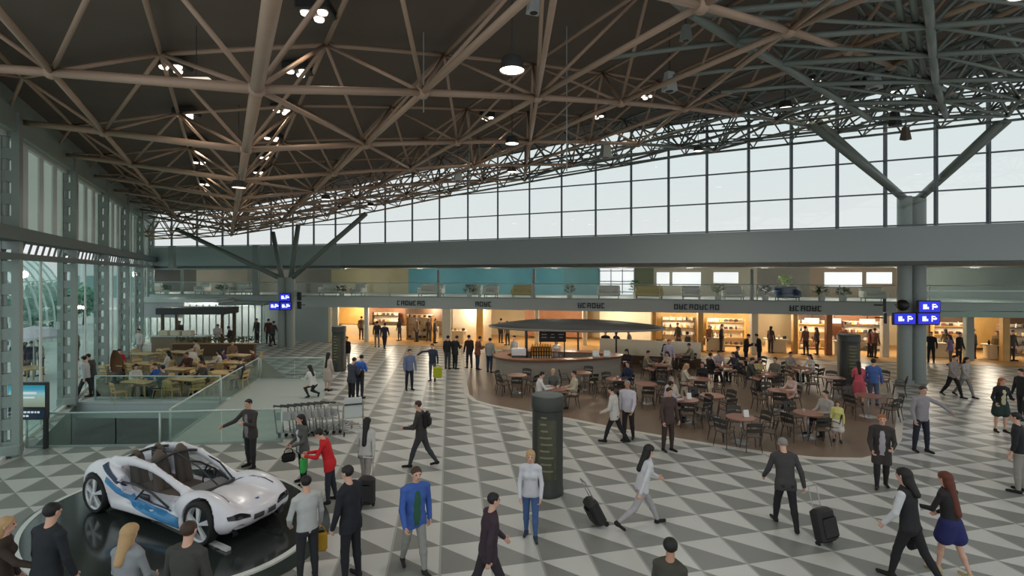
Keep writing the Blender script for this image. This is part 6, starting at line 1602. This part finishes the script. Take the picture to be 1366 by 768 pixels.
# seated guests
SEATED = {
 'm1': ('m1', (176, 172, 166), (40, 40, 44), 'black', 'person in a pale grey sweater'), 'm2': ('m0', (196, 190, 196), (50, 40, 42), 'black', 'person in a pale shirt leaning forward'), 'm3': ('m1', (206, 198, 186), (60, 56, 56), 'grey', 'person in a cream top'),
 'f1': ('f0', (216, 186, 176), (50, 46, 48), 'brown', 'person in pale pink'), 'm4': ('m0', (218, 216, 214), (70, 70, 76), 'black', 'person in a white shirt'), 'm5': ('m1', (196, 186, 164), (90, 84, 76), 'black', 'person in a beige jacket'), 'm6': ('m0', (100, 104, 100), (60, 62, 66), 'blonde', 'person in grey facing the camera'),
 'm7': ('m1', (38, 44, 68), (40, 42, 50), 'black', 'person in a navy jacket'), 'm8': ('m0', (140, 128, 110), (60, 58, 56), 'black', 'person in khaki'), 'f2': ('f0', (188, 170, 150), (60, 56, 54), 'black', 'person in beige with long hair'),
 'f3': ('f1', (36, 34, 36), (206, 200, 196), 'black', 'person in black and white'), 'f4': ('f0', (206, 196, 176), (80, 76, 76), 'blonde', 'fair-haired person in cream'), 'm9': ('m1', (34, 34, 38), (34, 34, 38), 'black', 'person in a black jacket'), 'm10': ('m0', (60, 66, 80), (50, 52, 58), 'black', 'person in slate blue'), 'm11': ('m0', (176, 160, 166), (70, 66, 70), 'black', 'person in dusty lilac'),
 'm12': ('m0', (70, 72, 70), (60, 60, 62), 'black', 'person in charcoal'), 'm13': ('m1', (110, 106, 92), (64, 62, 58), 'brown', 'person in an olive jacket'), 'f5': ('f0', (190, 172, 120), (70, 66, 60), 'brown', 'person in mustard'), 'f6': ('f0', (214, 206, 196), (70, 70, 74), 'black', 'person in white with dark hair'), 'm14': ('m0', (160, 152, 140), (70, 68, 66), 'brown', 'person in stone grey'), 'm15': ('m0', (46, 50, 62), (44, 46, 54), 'black', 'person in dark blue'), 'f7': ('f1', (120, 110, 96), (60, 56, 54), 'black', 'person in dull brown'), 'm16': ('m0', (150, 140, 120), (60, 58, 58), 'black', 'person in sand colour'),
 'a1': ('f0', (206, 204, 198), (120, 112, 104), 'black', 'person in white with bushy black hair'), 'a2': ('m0', (40, 84, 160), (70, 70, 74), 'brown', 'person in a blue top'), 'a3': ('m1', (86, 96, 100), (70, 74, 78), 'black', 'person in slate grey'), 'a4': ('m0', (70, 66, 62), (60, 58, 58), 'brown', 'person in dark grey'), 'a5': ('m0', (74, 46, 38), (60, 46, 42), 'brown', 'person in dark brown'), 'a6': ('f1', (180, 160, 120), (90, 80, 70), 'black', 'person in tan'), 'a7': ('m1', (210, 208, 202), (60, 60, 62), 'black', 'person in a white jacket'), 'a8': ('f0', (212, 206, 206), (46, 42, 44), 'black', 'person in white with dark skirt'),
 'a9': ('m0', (50, 50, 52), (50, 50, 54), 'black', 'person in black'), 'a10': ('f0', (84, 62, 120), (70, 66, 72), 'black', 'person in purple'), 'a11': ('m0', (96, 66, 52), (60, 56, 54), 'black', 'person in russet'), 'a12': ('f1', (212, 210, 204), (110, 104, 98), 'black', 'person in white with long hair'), 'a13': ('m0', (176, 40, 44), (70, 66, 66), 'black', 'person in red'), 'a14': ('m0', (190, 180, 160), (90, 86, 80), 'black', 'person in ivory'), 'a15': ('m1', (120, 98, 78), (80, 74, 68), 'brown', 'person in a tan jacket'),
}
for k, (kd, tp, lw, hr, lab) in SEATED.items():
    x, y, face, z, sw_, ph = OCC[k]; fx, fy = -math.sin(R(face)), math.cos(R(face))
    FIG[kd]('%s seated %s %s' % (lab, sw_, ph), x - fx * .06, y - fy * .06, face, z, None, cm(tp, lw, hr, 1 if k in ('m2', 'a5') else 0), 1.0)
# child in white and yellow standing at a table
P_at('child in a pale yellow top and white skirt standing beside a chair', 1117, 590, 150, h=1.22, sex='f', pose=STAND, top=(216, 210, 130), low=(222, 216, 206), skirt=.2, hair='brown', long=.15, vox=.014, z=.02)
# people outdoors beyond the glass wall
for k, (px, Y, col, lab) in enumerate(((32, 25.2, (150, 140, 160), 'person in pale lilac outdoors under the parasol'), (42, 25.0, (60, 62, 84), 'person in dark blue outdoors under the parasol'), (20, 25.8, (70, 66, 66), 'person in dark grey outdoors left of the parasol'), (55, 25.4, (190, 186, 190), 'person in white outdoors right of the parasol'))):
    x, y = XY(px, Y); FIG['ms' if k % 2 else 'fs'](lab, x, y, 40 * k, -.02, None, cm(col, (90, 88, 90), 'black'), 1.0)
# ------------------------------------------------------------------ daylight, lamps, camera
w = bpy.data.worlds.new('overcast'); bpy.context.scene.world = w; w.use_nodes = True; nt = w.node_tree
bg = nt.nodes['Background']; tc = nt.nodes.new('ShaderNodeTexCoord'); sx = nt.nodes.new('ShaderNodeSeparateXYZ'); cr = nt.nodes.new('ShaderNodeValToRGB')
nt.links.new(tc.outputs['Generated'], sx.inputs[0]); nt.links.new(sx.outputs[2], cr.inputs[0]); nt.links.new(cr.outputs[0], bg.inputs['Color'])
e = cr.color_ramp.elements; e[0].position = .0; e[0].color = (.86, .85, .86, 1); e[1].position = .55; e[1].color = (.74, .815, .83, 1)
q = e.new(.22); q.color = (.80, .86, .88, 1)
bg.inputs['Strength'].default_value = 1.0
# added fill lamps in a regular grid under the deck, each with its own round housing
n_ = 0
for gx in (-8, 0, 8, 16, 24):
    for gy in (8, 15, 22, 29):
        if gx < WX(gy) + 3 or gy > fasY(gx) - 3: continue
        z = zbot(gx, gy)[0] - .45; n_ += 1
        t = thing('added_fill_lamp', 'small round added fill lamp under the dark roof deck', 'ceiling light', (gx, gy, z), 0, 'added fill lamps in the roof')
        MB().lathe([(0, .2), (.16, .2), (.2, .02), (.2, 0)], n=16).build('housing', M_DARK, t, 'auto'); MB().lathe([(.19, .015), (0, .015)], n=16).build('lens', M_BULB, t); MB().tube([(0, 0, .2), (0, 0, zdeck(gx, gy) - z)], .012, 6).build('hanger', M_DARK, t)
        lamp('fill_spot', 'SPOT', (gx, gy, z - .05), 260 if gy < 20 else 520, (1, .93, .84), .2, (0, 0, 0), 140, .8)
cam = bpy.data.cameras.new('camera'); co_ = bpy.data.objects.new('camera', cam); C.objects.link(co_)
co_.location = (0, 0, HC); co_.rotation_euler = (PI / 2, 0, 0); cam.sensor_width = 36; cam.lens = 36 * FPX / 1366; cam.shift_y = -(384 - YH) / 1366; cam.clip_end = 400
sc = bpy.context.scene; sc.camera = co_
sc.view_settings.view_transform = 'Standard'; sc.view_settings.look = 'None'; sc.view_settings.gamma = 1; sc.view_settings.use_curve_mapping = False; sc.view_settings.exposure = 0.0
sc.cycles.use_denoising = True; sc.cycles.max_bounces = 7; sc.cycles.transparent_max_bounces = 16; sc.cycles.caustics_reflective = False; sc.cycles.caustics_refractive = False; sc.cycles.sample_clamp_indirect = 4
